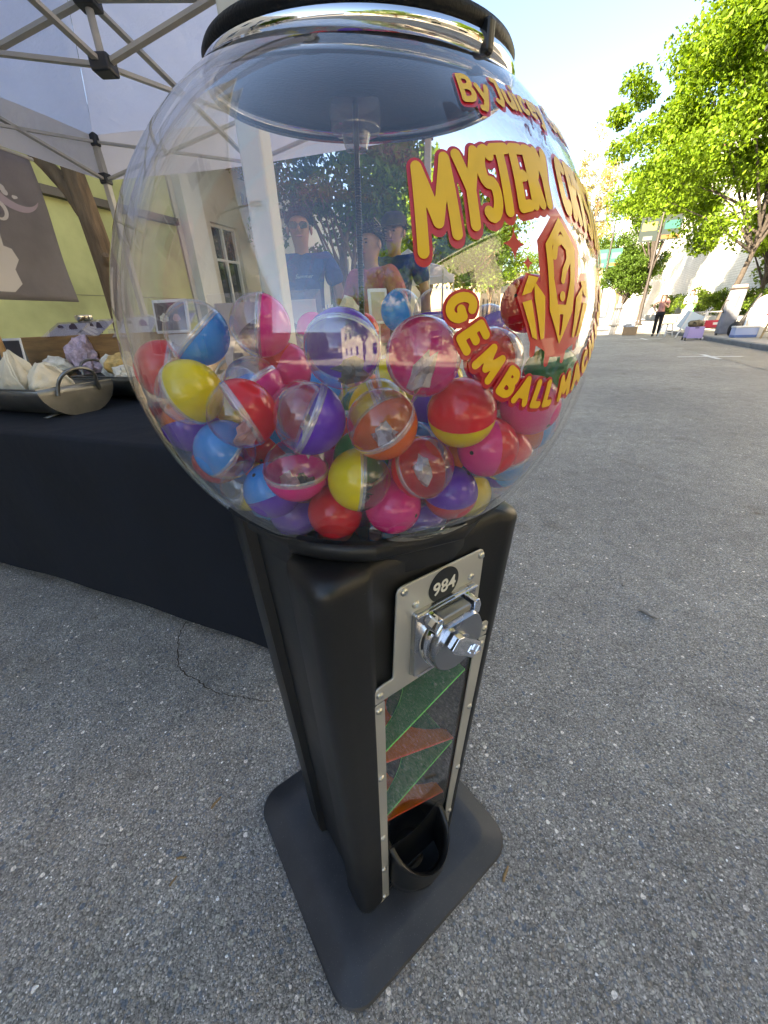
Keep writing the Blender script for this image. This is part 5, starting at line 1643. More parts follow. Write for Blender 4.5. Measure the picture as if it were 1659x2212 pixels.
for (qx, qy, qs, qr) in [(-.5, 34.6, 1.5, 0), (-2.4, 32.9, 1.15, 12), (2.3, 32.6, 1.35, -10)]:
    st = qmark(qx * CL, qy, qs, qr)
    sticker('question_mark', M_PLUM, .0009, qx - 3, qx + 3, qy - 3, qy + 3, .1, lambda X, Y, st=st: strokes_sdf(X, Y, st, .2))
def sparkle(cx_, cy_, s_):
    cxx = cx_ * CL
    return lambda X, Y: np.sqrt(np.abs(X - cxx)) + np.sqrt(np.abs(Y - cy_)) - math.sqrt(s_)
for (x, y, s_) in [(-10.9, 16.2, 2.6), (-8.3, 13.9, 1.4), (8.6, 18.5, 1.4), (10.4, 15.8, 2.2)]:
    sticker('sparkle', M_RED, .0009, x - 4, x + 4, y - 4, y + 4, .09, sparkle(x, y, s_))
def pl(pts):
    return lambda X, Y: poly_sdf(X, Y, [(x * CL, y) for x, y in pts])
back = lambda X, Y: np.minimum.reduce([pl([(-6.1, 17.0), (-.2, 22.2), (6.1, 17.0), (5.4, 11.5), (6.5, 13.2), (9.3, 13.4), (10.6, 9.6), (7.4, 3.2), (4.0, 1.9), (1.2, .6), (-1.6, .7), (-4.0, 1.9), (-7.4, 3.2), (-10.6, 9.4), (-8.8, 12.6), (-6.2, 12.2), (-5.6, 11.0)])(X, Y)])
drips = [[(-6.5, 3, .7), (-6.5, 1.5, .6)], [(-2.5, 2, .8), (-2.5, -.2, .6)], [(2.2, 2, .8), (2.2, .0, .55)], [(6.0, 3, .7), (6.0, 1.8, .5)]]
drips = [[(x * CL, y, r_) for x, y, r_ in s_] for s_ in drips]
sticker('emblem_backing', M_RED, .0009, -12, 12, -1.5, 23, .13, lambda X, Y: np.minimum(back(X, Y), strokes_sdf(X, Y, drips, .5)))
qbig = [[(-2.1 * CL, 15.2, .62), (-1.5 * CL, 16.9, .62), (.1 * CL, 17.6, .65), (1.9 * CL, 16.5, .65), (2.0 * CL, 14.8, .62), (.6 * CL, 13.2, .6), (.15 * CL, 11.9, .55)], [(.1 * CL, 9.6, .72)]]
tall = pl([(-4.3, 16.6), (-.1, 20.6), (4.3, 16.6), (3.5, 7.5), (.2, 2.6), (-3.3, 7.5)])
hole = pl([(-2.6, 16.4), (0, 18.7), (2.6, 16.4), (2.4, 12.0), (1.2, 8.4), (-1.2, 8.4), (-2.4, 12.0)])
slot = pl([(-.5, 7.0), (.6, 7.0), (.35, 3.9), (-.15, 3.9)])
sticker('emblem_crystal', M_YEL, .0016, -6, 6, 1.5, 22, .1, lambda X, Y: np.maximum(np.maximum(tall(X, Y), -hole(X, Y)), -slot(X, Y)))
sticker('emblem_question_mark', M_YEL, .0016, -4, 4, 8, 19, .1, lambda X, Y: strokes_sdf(X, Y, qbig, .6))
for k in (-1, 1):
    for pts in ([(4.6, 9.5), (7.2, 11.5), (7.0, 9.2), (5.0, 3.4), (4.2, 3.6)], [(7.7, 9.0), (9.6, 8.6), (7.0, 3.8), (5.8, 3.4)], [(6.2, 12.0), (8.4, 12.2), (9.8, 9.5), (7.8, 10.0)]):
        sticker('emblem_crystal', M_YEL, .0016, min(k * p[0] for p in pts) - .5, max(k * p[0] for p in pts) + .5, 2.5, 13, .1, pl([(k * x, y) for x, y in pts]))

# ------------------------------------------------------------------ toy capsules in the globe
CAPR = .0254
CAPC = {'purple': (.16, .025, .56), 'pink': (.95, .035, .30), 'blue': (.01, .34, .92), 'red': (.86, .014, .024), 'yellow': (.93, .74, .012), 'orange': (.95, .17, .008), 'green': (.03, .36, .08)}
def cap_mat(c):
    w = NT('capsule_' + c)
    w.b.inputs['Base Color'].default_value = (*CAPC[c], 1)
    w.b.inputs['Roughness'].default_value = .16
    w.b.inputs['Coat Weight'].default_value = .3
    w.b.inputs['Coat Roughness'].default_value = .06
    tr = w.n('BsdfTranslucent'); tr.inputs[0].default_value = (*CAPC[c], 1)
    mx = w.n('MixShader'); mx.inputs[0].default_value = .25
    w.l(w.b.outputs[0], mx.inputs[1]); w.l(tr.outputs[0], mx.inputs[2]); w.l(mx.outputs[0], w.out.inputs[0])
    return w.m
CAPM = {c: cap_mat(c) for c in CAPC}
M_CAPCLEAR = clear('capsule_clear', (.95, .94, .95), .065, .022, .015, 0.0, 3.2)
def half(sign, r_, a1=90, lip=False):
    pr = [(0 if i == 0 else r_ * math.sin(R(a1 * i / 12)), r_ * math.cos(R(a1 * i / 12))) for i in range(13)]
    if lip:
        pr += [(r_ * 1.012, -.0012), (r_ * 1.012, -.0034), (r_ * .985, -.0036)]
    return MB().lathe([(x, sign * z) for x, z in pr], 28)
def shell_mesh(name, mb, m):
    me = mb.mesh(name)
    me.materials.append(m)
    me.polygons.foreach_set('use_smooth', [True] * len(me.polygons))
    return me
COLOUR_ME = {c: shell_mesh('colour_half', half(1, CAPR), CAPM[c]) for c in CAPC}
OTHER_ME = {c: shell_mesh('opposite_half', half(-1, CAPR * .992), CAPM[c]) for c in CAPC}
CLEAR_ME = shell_mesh('clear_half', half(-1, CAPR * .995), M_CAPCLEAR)
LIP_ME = shell_mesh('clear_lip', MB().lathe([(CAPR * 1.004, .0022), (CAPR * 1.016, .0018), (CAPR * 1.016, .0003), (CAPR * 1.010, .0), (CAPR * 1.018, -.0006), (CAPR * 1.018, -.0020), (CAPR * 1.0, -.0024)], 40), clear('capsule_lip', (.9, .9, .92), .18, .30))
HOLE_ME = shell_mesh('air_hole', MB().lathe([(0, .0004), (.0016, .0004), (.0018, 0)], 12), mat('hole_dark', (.01, .008, .008), .8))
GEMS = []
for k in range(6):
    mm = [mat('prize_quartz', (.46, .38, .36), .25, vary=.2, vscale=200), mat('prize_dark_stone', (.03, .03, .032), .35), mat('prize_rose', (.55, .28, .26), .4, vary=.3, vscale=150)][k % 3]
    g_ = MB().blob((0, 0, 0), (.013 if k % 3 else .016, .009, .008), 2, .5, 2.2, k + 20, facet=True)
    me = g_.mesh('prize_stone'); me.materials.append(mm); GEMS.append(me)
GW = Vector((-.0155, .466, 1.0246))
SECT = ['back', 'back right', 'right', 'front right', 'front', 'front left', 'left', 'back left']
def buried_label(row):
    x, y, z, ax, ay, az_, c1, c2, lab = row
    sec = SECT[int(round(math.degrees(math.atan2(x, y)) / 45)) % 8]
    lev = 'bottom' if z < -.13 else ('middle' if z < -.075 else 'top')
    inn = 'against the glass' if math.sqrt(x * x + y * y + z * z) > .188 else 'deep in the pile'
    return '%s and %s capsule %s, %s layer at the %s' % (c1, c2 or 'clear', inn, lev, sec)
SAME = {}
for row in CAPSULES:
    if row[8] is None:
        SAME.setdefault(buried_label(row), []).append(row)
BURIED = {}
for lb_, rows in SAME.items():
    rows.sort(key=lambda q_: q_[2])
    ends_ = [''] if len(rows) == 1 else ([', lower one', ', higher one'] if len(rows) == 2 else [', lowest one', ', middle one', ', highest one', ', top one'])
    for row, e_ in zip(rows, ends_):
        BURIED[row] = lb_ + e_
with_gem = {1: [(0, .0, -.008)], 9: [(0, .002, -.006)], 13: [(3, 0, 0)], 0: [(1, .004, -.012)], 14: [(1, .005, -.010), (2, -.006, -.008)], 12: [(1, .0, -.01)], 8: [(0, .0, -.012)], 7: [(2, 0, -.012)]}
for i, (x, y, z, ax, ay, az_, c1, c2, lab) in enumerate(CAPSULES):
    cp = bpy.data.objects.new('toy_capsule', None); COL.objects.link(cp)
    cp.empty_display_size = .02
    cp.location = GW + Vector((x, y, z))
    qd = Vector((ax, ay, az_)).to_track_quat('Z', 'Y')
    cp.rotation_euler = qd.to_euler()
    if lab is None:
        lab = BURIED[CAPSULES[i]]
    tag(cp, lab, 'capsule', 'toy capsules inside the globe')
    def kid(nm, me, loc=None, rot=None):
        o = bpy.data.objects.new(nm, me); COL.objects.link(o); o.parent = cp
        if loc is not None: o.location = loc
        if rot is not None: o.rotation_euler = rot
        return o
    kid('colour_half', COLOUR_ME[c1])
    if c2:
        kid('opposite_half', OTHER_ME[c2])
        if c1 != c2 or True:
            a1_ = R(35)
            kid('air_hole', HOLE_ME, (CAPR * math.sin(a1_), 0, CAPR * math.cos(a1_)), (0, a1_, 0))
    else:
        kid('clear_half', CLEAR_ME)
        kid('clear_lip', LIP_ME)
        inv = qd.inverted()
        for gi_, dx_, dz_ in (with_gem.get(i) or ([(1 + i % 5, 0.0, -.012)] if i % 4 == 0 else [])):
            o = kid('prize_stone', GEMS[gi_])
            o.location = inv @ Vector((dx_, 0, dz_ - .002))
            o.rotation_euler = (i * 1.3, i * .7, i * 2.1)
# ------------------------------------------------------------------ people
def skin_mesh(name, verts, edges, radii, material, parent, sub=2, root=0):
    me = bpy.data.meshes.new(name)
    me.from_pydata([tuple(v) for v in verts], edges, [])
    o = bpy.data.objects.new(name, me)
    COL.objects.link(o)
    me.materials.append(material)
    o.parent = parent
    md = o.modifiers.new('skin', 'SKIN')
    md.use_smooth_shade = True
    md.branch_smoothing = .6
    for i, r_ in enumerate(radii):
        sv = me.skin_vertices[0].data[i]
        sv.radius = r_ if isinstance(r_, tuple) else (r_, r_)
        sv.use_root = (i == root)
    sb = o.modifiers.new('sub', 'SUBSURF')
    sb.levels = sub; sb.render_levels = sub
    return o
SKINS = {'tan': mat('skin_tan', (.34, .17, .095), .5, vary=.08, vscale=30), 'light': mat('skin_light', (.55, .33, .24), .5, vary=.08, vscale=30)}

def person(label, loc, rz, h, skin, shirt, pants, hair, hair_long=False, arms='down', glasses=False, cap=None, hat=None, sleeve=.75, shoe=(.03, .03, .03), legs_apart=.09, head_turn=0.0):
    """figure facing local -Y; one continuous body mesh, clothes and hair as children"""
    root = empty('person', loc, rz, label, 'person')
    k = h / 1.75
    V = lambda x, y, z: Vector((x * k, y * k, z * k))
    ms = SKINS[skin]
    sh = .185
    J = {'pelvis': V(0, 0, .95), 'waist': V(0, -.005, 1.10), 'chest': V(0, 0, 1.325), 'neck0': V(0, .01, 1.455), 'neck1': V(0, -.005, 1.49), 'jaw': V(0, -.02, 1.54), 'head': V(0, -.005, 1.615), 'crown': V(0, .005, 1.685)}
    verts, rad, edges, idx = [], [], [], {}
    def add(n, p, r_, link_=None):
        idx[n] = len(verts); verts.append(p); rad.append(tuple(q * k for q in r_) if isinstance(r_, tuple) else r_ * k)
        if link_ is not None: edges.append((idx[link_], idx[n]))
    add('pelvis', J['pelvis'], (.15, .10))
    add('waist', J['waist'], (.12, .085), 'pelvis')
    add('chest', J['chest'], (.145, .095), 'waist')
    add('neck0', J['neck0'], (.06, .055), 'chest')
    add('neck1', J['neck1'], (.050, .052), 'neck0')
    add('jaw', J['jaw'], (.056, .072), 'neck1')
    add('head', J['head'], (.080, .095), 'jaw')
    add('crown', J['crown'], (.068, .078), 'head')
    pose = {'down': [((.215, .0, 1.40), (.245, .02, 1.13), (.245, -.05, .89), (.24, -.07, .80))] * 2,
            'hip': [((.205, 0, 1.40), (.33, .06, 1.17), (.19, -.03, 1.0), (.16, -.07, .98)), ((.205, 0, 1.40), (.235, -.02, 1.13), (.15, -.20, 1.22), (.10, -.24, 1.27))],
            'hold': [((.205, 0, 1.40), (.24, -.05, 1.15), (.12, -.22, 1.20), (.06, -.25, 1.26))] * 2,
            'table': [((.215, -.02, 1.40), (.26, -.06, 1.14), (.22, -.24, 1.0), (.20, -.31, .96))] * 2}[arms]
    for side, q in zip((-1, 1), pose):
        s_ = 'l' if side < 0 else 'r'
        add('sh' + s_, V(side * (q[0][0] - .05), q[0][1], q[0][2] + .042), .060, 'chest')
        add('ua' + s_, V(side * (q[0][0] * .45 + q[1][0] * .55), (q[0][1] + q[1][1]) / 2, (q[0][2] + q[1][2]) / 2), .050, 'sh' + s_)
        add('el' + s_, V(side * q[1][0], q[1][1], q[1][2]), .040, 'ua' + s_)
        add('wr' + s_, V(side * q[2][0], q[2][1], q[2][2]), .027, 'el' + s_)
        add('pa' + s_, V(side * q[3][0], q[3][1], q[3][2]), (.036, .016), 'wr' + s_)
        d = (verts[-1] - verts[-2]).normalized()
        sd_ = d.cross(Vector((1, 0, 0))).normalized()
        for fi in range(4):
            base = verts[idx['pa' + s_]] + sd_ * (fi - 1.5) * .017 * k + d * .03 * k
            L = (.062, .072, .068, .055)[fi] * k
            m_ = base + d * L * .5 + Vector((-side * .004 * k, 0, 0))
            add('f%d' % fi + s_, m_, .0085, 'pa' + s_)
            add('g%d' % fi + s_, m_ + d * L * .45 + Vector((-side * .014 * k, 0, 0)), .007, 'f%d' % fi + s_)
        th_ = verts[idx['wr' + s_]].lerp(verts[idx['pa' + s_]], .6) - sd_ * .03 * k
        add('th' + s_, th_, .010, 'pa' + s_)
        add('tg' + s_, th_ + d * .04 * k - sd_ * .012 * k, .008, 'th' + s_)
    for side in (-1, 1):
        s_ = 'l' if side < 0 else 'r'
        add('hip' + s_, V(side * .085, 0, .90), .092, 'pelvis')
        add('kn' + s_, V(side * legs_apart, -.015, .50), .058, 'hip' + s_)
        add('cf' + s_, V(side * legs_apart, .01, .34), .056, 'kn' + s_)
        add('an' + s_, V(side * legs_apart, .02, .085), .038, 'cf' + s_)
        add('to' + s_, V(side * (legs_apart + .02), -.13, .03), (.040, .028), 'an' + s_)
    skin_mesh('body', verts, edges, [(tuple(q_ * .80 for q_ in r_) if isinstance(r_, tuple) else r_ * .80) if n_ in ('pelvis', 'waist', 'chest', 'shl', 'shr', 'ual', 'uar', 'hipl', 'hipr', 'knl', 'knr', 'cfl', 'cfr') else r_ for n_, r_ in zip(idx, rad)], ms, root)
    def cloth(nm, names, grow, m, ends=None):
        names = [n for n in names if n in idx]
        mp_ = {n: i for i, n in enumerate(names)}
        vv = [verts[idx[n]].copy() for n in names]
        if ends:
            for n, (a_, b_, t_) in ends.items():
                mp_[n] = len(vv); names.append(n); vv.append(verts[idx[a_]].lerp(verts[idx[b_]], t_)); 
        rr = []
        for n in names:
            base = rad[idx[n]] if n in idx else rad[idx[ends[n][0]]]
            if n.startswith('x'): base = rad[idx[ends[n][1]]]
            if n == 'nk': base = (.115 * k, .09 * k)
            g_ = grow[n] if isinstance(grow, dict) and n in grow else (grow['*'] if isinstance(grow, dict) else grow)
            rr.append(tuple(q + g_ * k for q in base) if isinstance(base, tuple) else (base + g_ * k,) * 2)
        inv = {v_: n_ for n_, v_ in idx.items()}
        ee = [(mp_[inv[a_]], mp_[inv[b_]]) for a_, b_ in edges if inv[a_] in mp_ and inv[b_] in mp_]
        if ends:
            for n, (a_, b_, t_) in ends.items():
                ee.append((mp_[a_], mp_[n]))
        return skin_mesh(nm, vv, ee, rr, m, root)
    top_names = ['waist', 'chest', 'shl', 'shr', 'ual', 'uar']
    ends = {}
    if sleeve > .8:
        top_names += ['ell', 'elr']
        ends['xl'] = ('ell', 'wrl', .8); ends['xr'] = ('elr', 'wrr', .8)
    ends['hemw'] = ('waist', 'pelvis', .85)
    ends['nk'] = ('chest', 'neck0', 1.0)
    cloth('shirt', top_names, {'*': .020, 'waist': .022, 'hemw': .026, 'nk': -.035, 'shl': .018, 'shr': .018}, mat('shirt_' + label.split()[0] + str(int(h * 1000)), shirt, .85, vary=.25, vscale=9, bump=1.0, bscale=11, bdist=.035), ends)
    cloth('trousers', ['pelvis', 'hipl', 'hipr', 'knl', 'knr', 'cfl', 'cfr', 'anl', 'anr'], {'*': .014, 'anl': .026, 'anr': .026, 'cfl': .02, 'cfr': .02, 'pelvis': .012}, mat('trousers_' + label.split()[0] + str(int(h * 1000)), pants, .85, vary=.12, vscale=12))
    for side in (-1, 1):
        MB().blob(V(side * (legs_apart + .012), -.06, .045), (.047 * k, .13 * k, .048 * k), 2, .05, 2, 1).obj('shoe', mat('shoe_dark', shoe, .5), root, smooth=True)
    # face
    hc = J['head']
    ey = MB(); 
    for side in (-1, 1):
        MB().blob(hc + V(side * .031, -.088, -.002), (.012 * k, .006 * k, .006 * k), 1, 0).obj('eye', mat('eye_dark', (.03, .02, .015), .2), root, smooth=True)
        MB().blob(hc + V(side * .031, -.091, .018), (.018 * k, .005 * k, .004 * k), 1, 0).obj('eyebrow', mat('brow_dark', (.02, .014, .01), .8), root, smooth=True)
        MB().blob(hc + V(side * .079, .004, -.012), (.010 * k, .018 * k, .030 * k), 2, .1).obj('ear', ms, root, smooth=True)
    MB().blob(hc + V(0, -.098, -.022), (.013 * k, .017 * k, .024 * k), 2, .05).obj('nose', ms, root, smooth=True)
    MB().blob(hc + V(0, -.088, -.058), (.024 * k, .006 * k, .007 * k), 2, .05).obj('mouth', mat('lips', (.30, .10, .09), .5), root, smooth=True)
    mh = mat('hair_' + '%03d' % int(hair[0] * 1000), hair, .6, vary=.4, vscale=30, bump=.8, bscale=60, bdist=.006)
    hb = MB()
    bm = bmesh.new(); bmesh.ops.create_uvsphere(bm, u_segments=28, v_segments=18, radius=1)
    from mathutils import noise as _nz
    for v_ in bm.verts:
        p = v_.co
        front = max(0, -p.y)
        cut = .16 + .42 * front - (.9 if hair_long else .75) * max(0, p.y) + .16 * _nz.noise(p * 9)
        if p.z < cut - .02:
            p.z = max(p.z, cut - .12 * _nz.noise(p * 6)) if not hair_long or p.y < .1 else p.z
        s_ = 1.0 + .10 * _nz.noise(p * 5) + .06 * _nz.noise(p * 13)
        v_.co = Vector((p.x * .086 * k * s_, (p.y * .100 + .008) * k * s_, p.z * .094 * k * s_))
    me = bpy.data.meshes.new('hair'); bm.to_mesh(me); bm.free()
    ho = link('hair', me, mh, root, smooth=True, angle=80)
    ho.location = hc + V(0, .006, .022)
    tuft = MB()
    rs = random.Random(int(h * 1000) + len(label))
    for _ in range(900):
        th_, ph_ = rs.uniform(0, 2 * math.pi), math.acos(rs.uniform(-.05, 1))
        d_ = Vector((math.cos(th_) * math.sin(ph_), math.sin(th_) * math.sin(ph_), math.cos(ph_)))
        if d_.z < .12 + .45 * max(0, -d_.y) - .5 * max(0, d_.y):
            continue
        p_ = Vector((d_.x * .086 * k, (d_.y * .100 + .008) * k, d_.z * .094 * k)) * .97
        dirn = (d_ * rs.uniform(.25, .7) + Vector((rs.uniform(-.5, .5), rs.uniform(-.9, .1), rs.uniform(-.7, .1)))).normalized()
        sw = dirn.cross(d_)
        if sw.length < 1e-3:
            continue
        sw = sw.normalized() * .0035 * k
        L_ = rs.uniform(.018, .038) * k
        tuft.add([p_ - sw, p_ + sw, p_ + dirn * L_ * .6 + sw * .7 + d_ * .004 * k, p_ + dirn * L_], [(0, 1, 2, 3)])
    to_ = tuft.obj('hair_strands', mh, root)
    to_.location = ho.location.copy()
    if hair_long:
        MB().tube([hc + V(0, .06, .02), hc + V(0, .085, -.08), hc + V(.0, .09, -.2), hc + V(.0, .08, -.32)], [.075 * k, .085 * k, .075 * k, .03 * k], 14, sq=.5).obj('hair', mh, root, smooth=True, angle=80)
        for side in (-1, 1):
            MB().tube([hc + V(side * .072, -.01, .02), hc + V(side * .088, -.02, -.09), hc + V(side * .085, -.05, -.2), hc + V(side * .07, -.08, -.3)], [.026 * k, .032 * k, .03 * k, .012 * k], 10).obj('hair', mh, root, smooth=True)
    if glasses:
        mg = mat('glasses_black', (.012, .012, .014), .25)
        for side in (-1, 1):
            MB().prism(rounded_rect(.052 * k, .036 * k, .012 * k), -.002, .002, lambda u, v, d, s_=side: hc + V(s_ * .033, -.099, -.001) + Vector((u, d, v))).obj('glasses_lens', mg, root)
            MB().bar(hc + V(side * .058, -.095, .006), hc + V(side * .082, .0, .008), .004 * k).obj('glasses_arm', mg, root)
        MB().bar(hc + V(-.01, -.101, .004), hc + V(.01, -.101, .004), .004 * k).obj('glasses_bridge', mg, root)
    if cap:
        mc = mat('cap_cloth', cap, .8)
        MB().lathe([(.094 * k, 0), (.096 * k, .03 * k), (.088 * k, .065 * k), (.06 * k, .09 * k), (0, .1 * k)], 24, Matrix.Translation(hc + V(0, .004, .03)) @ Matrix.Scale(1.1, 4, (0, 1, 0))).obj('cap', mc, root, smooth=True)
        MB().prism([(.08 * k * math.cos(R(a_)), -.09 * k + .085 * k * math.sin(R(a_))) for a_ in range(180, 361, 15)], -.003, .003, lambda u, v, d: hc + V(0, 0, .032) + Vector((u, v, d - .25 * (-v - .09 * k) * .6))).obj('cap_brim', mc, root)
    if hat:
        MB().lathe([(0, .115 * k), (.06 * k, .113 * k), (.085 * k, .09 * k), (.094 * k, .02 * k), (.10 * k, .012 * k), (.19 * k, -.004 * k), (.192 * k, -.008 * k), (.10 * k, .004 * k)], 28, Matrix.Translation(hc + V(0, .0, .035))).obj('sun_hat', mat('hat_straw', hat, .8), root, smooth=True, angle=50)
    return root
p1 = person('man with glasses in a dark blue T shirt behind the stall, seen through the globe', (-.50, 3.25, 0), R(6), 1.78, 'tan', (.010, .055, .20), (.04, .045, .06), (.012, .010, .009), glasses=True, arms='down')
tl = link('shirt_print', text_mesh('Summer', .036, shear=.45), mat('print_pale_blue', (.22, .36, .45), .7), p1)
tl.location = (.0, -.139, 1.345); tl.rotation_euler = (R(90), 0, 0)
p2 = person('person in a dusty pink shirt with sunglasses on the head, behind the rod', (-.01, 3.05, 0), R(-38), 1.63, 'tan', (.38, .09, .12), (.05, .05, .07), (.018, .012, .010), arms='down', sleeve=.95)
MB().tube([(-.075, -.055, 1.63), (-.08, .0, 1.60), (.08, .0, 1.60), (.075, -.055, 1.63)], .004, 6).obj('sunglasses', mat('glasses_black', (.012, .012, .014), .25), p2)
person('man in a dark cap and teal T shirt behind the stall, right of the rod', (.17, 3.55, 0), R(-22), 1.78, 'tan', (.035, .13, .17), (.05, .05, .06), (.012, .010, .009), cap=(.02, .02, .022), arms='down')
wA = person('woman in a white sun hat, pink top and black trousers leaning by the kerb', (11.9, 17.75, .004), R(-40), 1.66, 'light', (.60, .28, .24), (.010, .010, .011), (.05, .025, .015), hair_long=True, hat=(.75, .70, .62), arms='hip', sleeve=.3)
wB = person('woman in a pale grey white outfit standing behind the woman in the hat', sn(22.6, 5.75, .125), R(-30), 1.62, 'light', (.60, .60, .62), (.58, .56, .52), (.06, .03, .02), hair_long=True, arms='hold', shoe=(.5, .5, .5))

# ------------------------------------------------------------------ things along the right kerb
M_WPLAS = mat('white_plastic', (.72, .71, .69), .5)
M_WOODP = mat('pale_wood', (.5, .36, .2), .6, vary=.2, vscale=10)
stl = empty('step_stool', (11.95, 17.2, .004), R(15), 'white wooden stool with splayed legs at the kerb, beside the hatted woman', 'stool')
MB().box((0, 0, .47), (.36, .30, .03)).obj('seat', M_WOODP, stl, bevel=.008)
for sx in (-1, 1):
    for sy in (-1, 1):
        MB().bar((sx * .13, sy * .10, .46), (sx * .20, sy * .16, 0), .035).obj('leg', M_WPLAS, stl)
    MB().bar((sx * .165, -.13, .22), (sx * .165, .13, .22), .025).obj('stretcher', M_WPLAS, stl)
for sy in (-1, 1):
    MB().bar((-.18, sy * .14, .15), (.18, sy * .14, .15), .025).obj('stretcher', M_WPLAS, stl)
tb = empty('folding_table', sn(20.0, 5.75, 0.0), STREET_RZ, 'low white folding frame with a tilted panel and a red cooler under it', 'table')
MB().box((-.62, -.5, .56), (.62, .03, .62), Matrix.Rotation(R(24), 4, 'Y')).obj('tilted_panel', mat('panel_pale_blue', (.52, .62, .68), .4), tb, bevel=.006)
MB().box((.25, .2, .86), (1.5, .6, .03)).obj('tabletop', mat('grey_top', (.30, .31, .33), .5), tb, bevel=.006)
for sx, sy in ((-.95, -.5), (-.42, -.5)):
    MB().bar((sx + .28, sy - .03, .88), (sx - .02, sy - .03, .0), .04).obj('leg', M_WPLAS, tb)
for sx, sy in ((-.4, .45), (.95, -.05), (.95, .45)):
    MB().bar((sx, sy, .85), (sx, sy, .125), .035).obj('leg', M_WPLAS, tb)
MB().box((.3, -.1, .30), (1.3, .5, .02)).obj('lower_shelf', M_WPLAS, tb)
rc = empty('cooler_bag', sn(19.75, 5.95, .312), STREET_RZ, 'red cooler bag on the shelf of the white folding frame', 'bag')
MB().box((0, 0, .13), (.85, .35, .26)).obj('body', mat('red_nylon', (.42, .02, .05), .6, vary=.15), rc, bevel=.03, bseg=3)
MB().box((.1, -.178, .15), (.3, .004, .08)).obj('white_label', M_WPLAS, rc)
ct = empty('rolling_crate', (11.16, 14.62, .004), R(-20), 'lavender folding crate cart with a bag piled on top, on the road', 'crate')
ML = mat('lavender_plastic', (.44, .36, .66), .5)
for (c, s_) in [((0, -.19, .25), (.46, .02, .36)), ((0, .19, .25), (.46, .02, .36)), ((-.22, 0, .25), (.02, .36, .36)), ((.22, 0, .25), (.02, .36, .36)), ((0, 0, .08), (.44, .36, .02))]:
    MB().box(c, s_).obj('panel', ML, ct, bevel=.008)
for z in (.15, .26, .37):
    MB().box((0, -.203, z), (.40, .006, .012)).obj('rib', ML, ct)
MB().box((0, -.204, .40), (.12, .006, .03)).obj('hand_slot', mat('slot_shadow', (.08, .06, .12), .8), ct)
for sx in (-1, 1):
    for sy in (-1, 1):
        MB().tube([(sx * .24, sy * .15, .05), (sx * .27, sy * .15, .05)], .05, 16).obj('wheel', M_WPLAS if sx > 0 else M_POLE, ct, smooth=True)
MB().tube([(.20, .2, .1), (.28, .24, .95), (.36, .20, 1.0), (.36, .05, 1.0), (.28, .05, .95), (.22, .0, .4)], .012, 8).obj('pull_handle', mat('handle_grey', (.55, .55, .56), .3, .6), ct, smooth=True)
bg = MB().blob((0, 0, 0), (.26, .17, .12), 3, .3, 2.4, 4).obj('duffel_bag', mat('camo_cloth', (.16, .13, .08), .85, vary=.7, vscale=9), None, smooth=True, label='small brown and black bag lying on the lavender crate', cat='bag')
bg.location = (11.16, 14.62, .53)
tbg = empty('tent_bag', (12.26, 14.69, .125), R(-22), 'tall grey canopy carry bag standing upright on the sidewalk', 'bag')
MG = mat('grey_nylon', (.20, .21, .24), .6, vary=.25, vscale=4, bump=.8, bscale=7, bdist=.03)
lp_ = []
for i, (z, w_) in enumerate([(0.03, .20), (.1, .22), (.5, .215), (1.0, .205), (1.35, .20), (1.42, .19)]):
    lp_.append([(x + .06 * z, y + .05 * z, z) for x, y in rounded_rect(w_ * 2, w_ * 1.7, .06, 4)])
MB().loops(lp_).obj('bag', MG, tbg, smooth=True, angle=60)
MB().box((.085, .07, 1.42), (.42, .36, .05)).obj('strap_collar', M_POLE, tbg)
MB().box((.09, .075, 1.49), (.36, .30, .10)).obj('cloth_end', mat('tan_cloth', (.45, .30, .22), .8), tbg, bevel=.03)
MB().box((.06, -.145, 1.05), (.06, .008, .38), Matrix.Rotation(R(4), 4, 'Y')).obj('red_lettering_patch', mat('logo_red', (.30, .10, .13), .6), tbg)
MB().tube([(-.2, -.08, .7), (-.26, -.1, .85), (-.24, -.1, 1.05), (-.15, -.08, 1.1)], .015, 6).obj('strap', M_POLE, tbg)
for sx in (-1, 1):
    MB().cyl((sx * .19, -.1, .03), (sx * .25, -.1, .03), .04).obj('wheel', M_POLE, tbg)
bp_ = empty('backpack', (11.95, 13.9, .125), R(-10), 'black backpack slumped on the sidewalk next to the tall grey bag', 'backpack')
MB().blob((0, 0, .21), (.19, .15, .23), 3, .12, 2, 3).obj('body', mat('black_nylon', (.012, .012, .014), .6), bp_, smooth=True)
MB().blob((-.02, -.13, .15), (.13, .06, .12), 3, .1, 2, 5).obj('pocket', mat('black_nylon', (.012, .012, .014), .6), bp_, smooth=True)
MB().tube([(-.04, .03, .42), (-.03, .03, .49), (.03, .03, .49), (.04, .03, .42)], .01, 6).obj('strap', mat('black_nylon', (.012, .012, .014), .6), bp_)
gc = empty('guitar_bag', (12.42, 14.25, .125), R(-20), 'slim black instrument bag leaning behind the backpack', 'bag')
lp_ = [[(x + .26 * z, y + .1 * z, z) for x, y in rounded_rect(2 * w_, .12, .04, 4)] for z, w_ in ((.02, .09), (.15, .17), (.45, .15), (.75, .09), (1.05, .06), (1.25, .03))]
MB().loops(lp_).obj('bag', mat('black_nylon', (.012, .012, .014), .6), gc, smooth=True, angle=60)
MB().tube([(.05, -.08, .3), (.16, -.14, .55), (.27, -.03, .8)], .012, 6).obj('strap', mat('black_nylon', (.012, .012, .014), .6), gc)
cl2 = empty('cooler_box', (11.66, 13.15, .125), R(-22), 'pale blue and white cooler box with a blue stripe on the sidewalk', 'cooler')
MB().box((0, 0, .14), (.62, .36, .28)).obj('body', mat('cooler_blue', (.42, .50, .72), .4), cl2, bevel=.02)
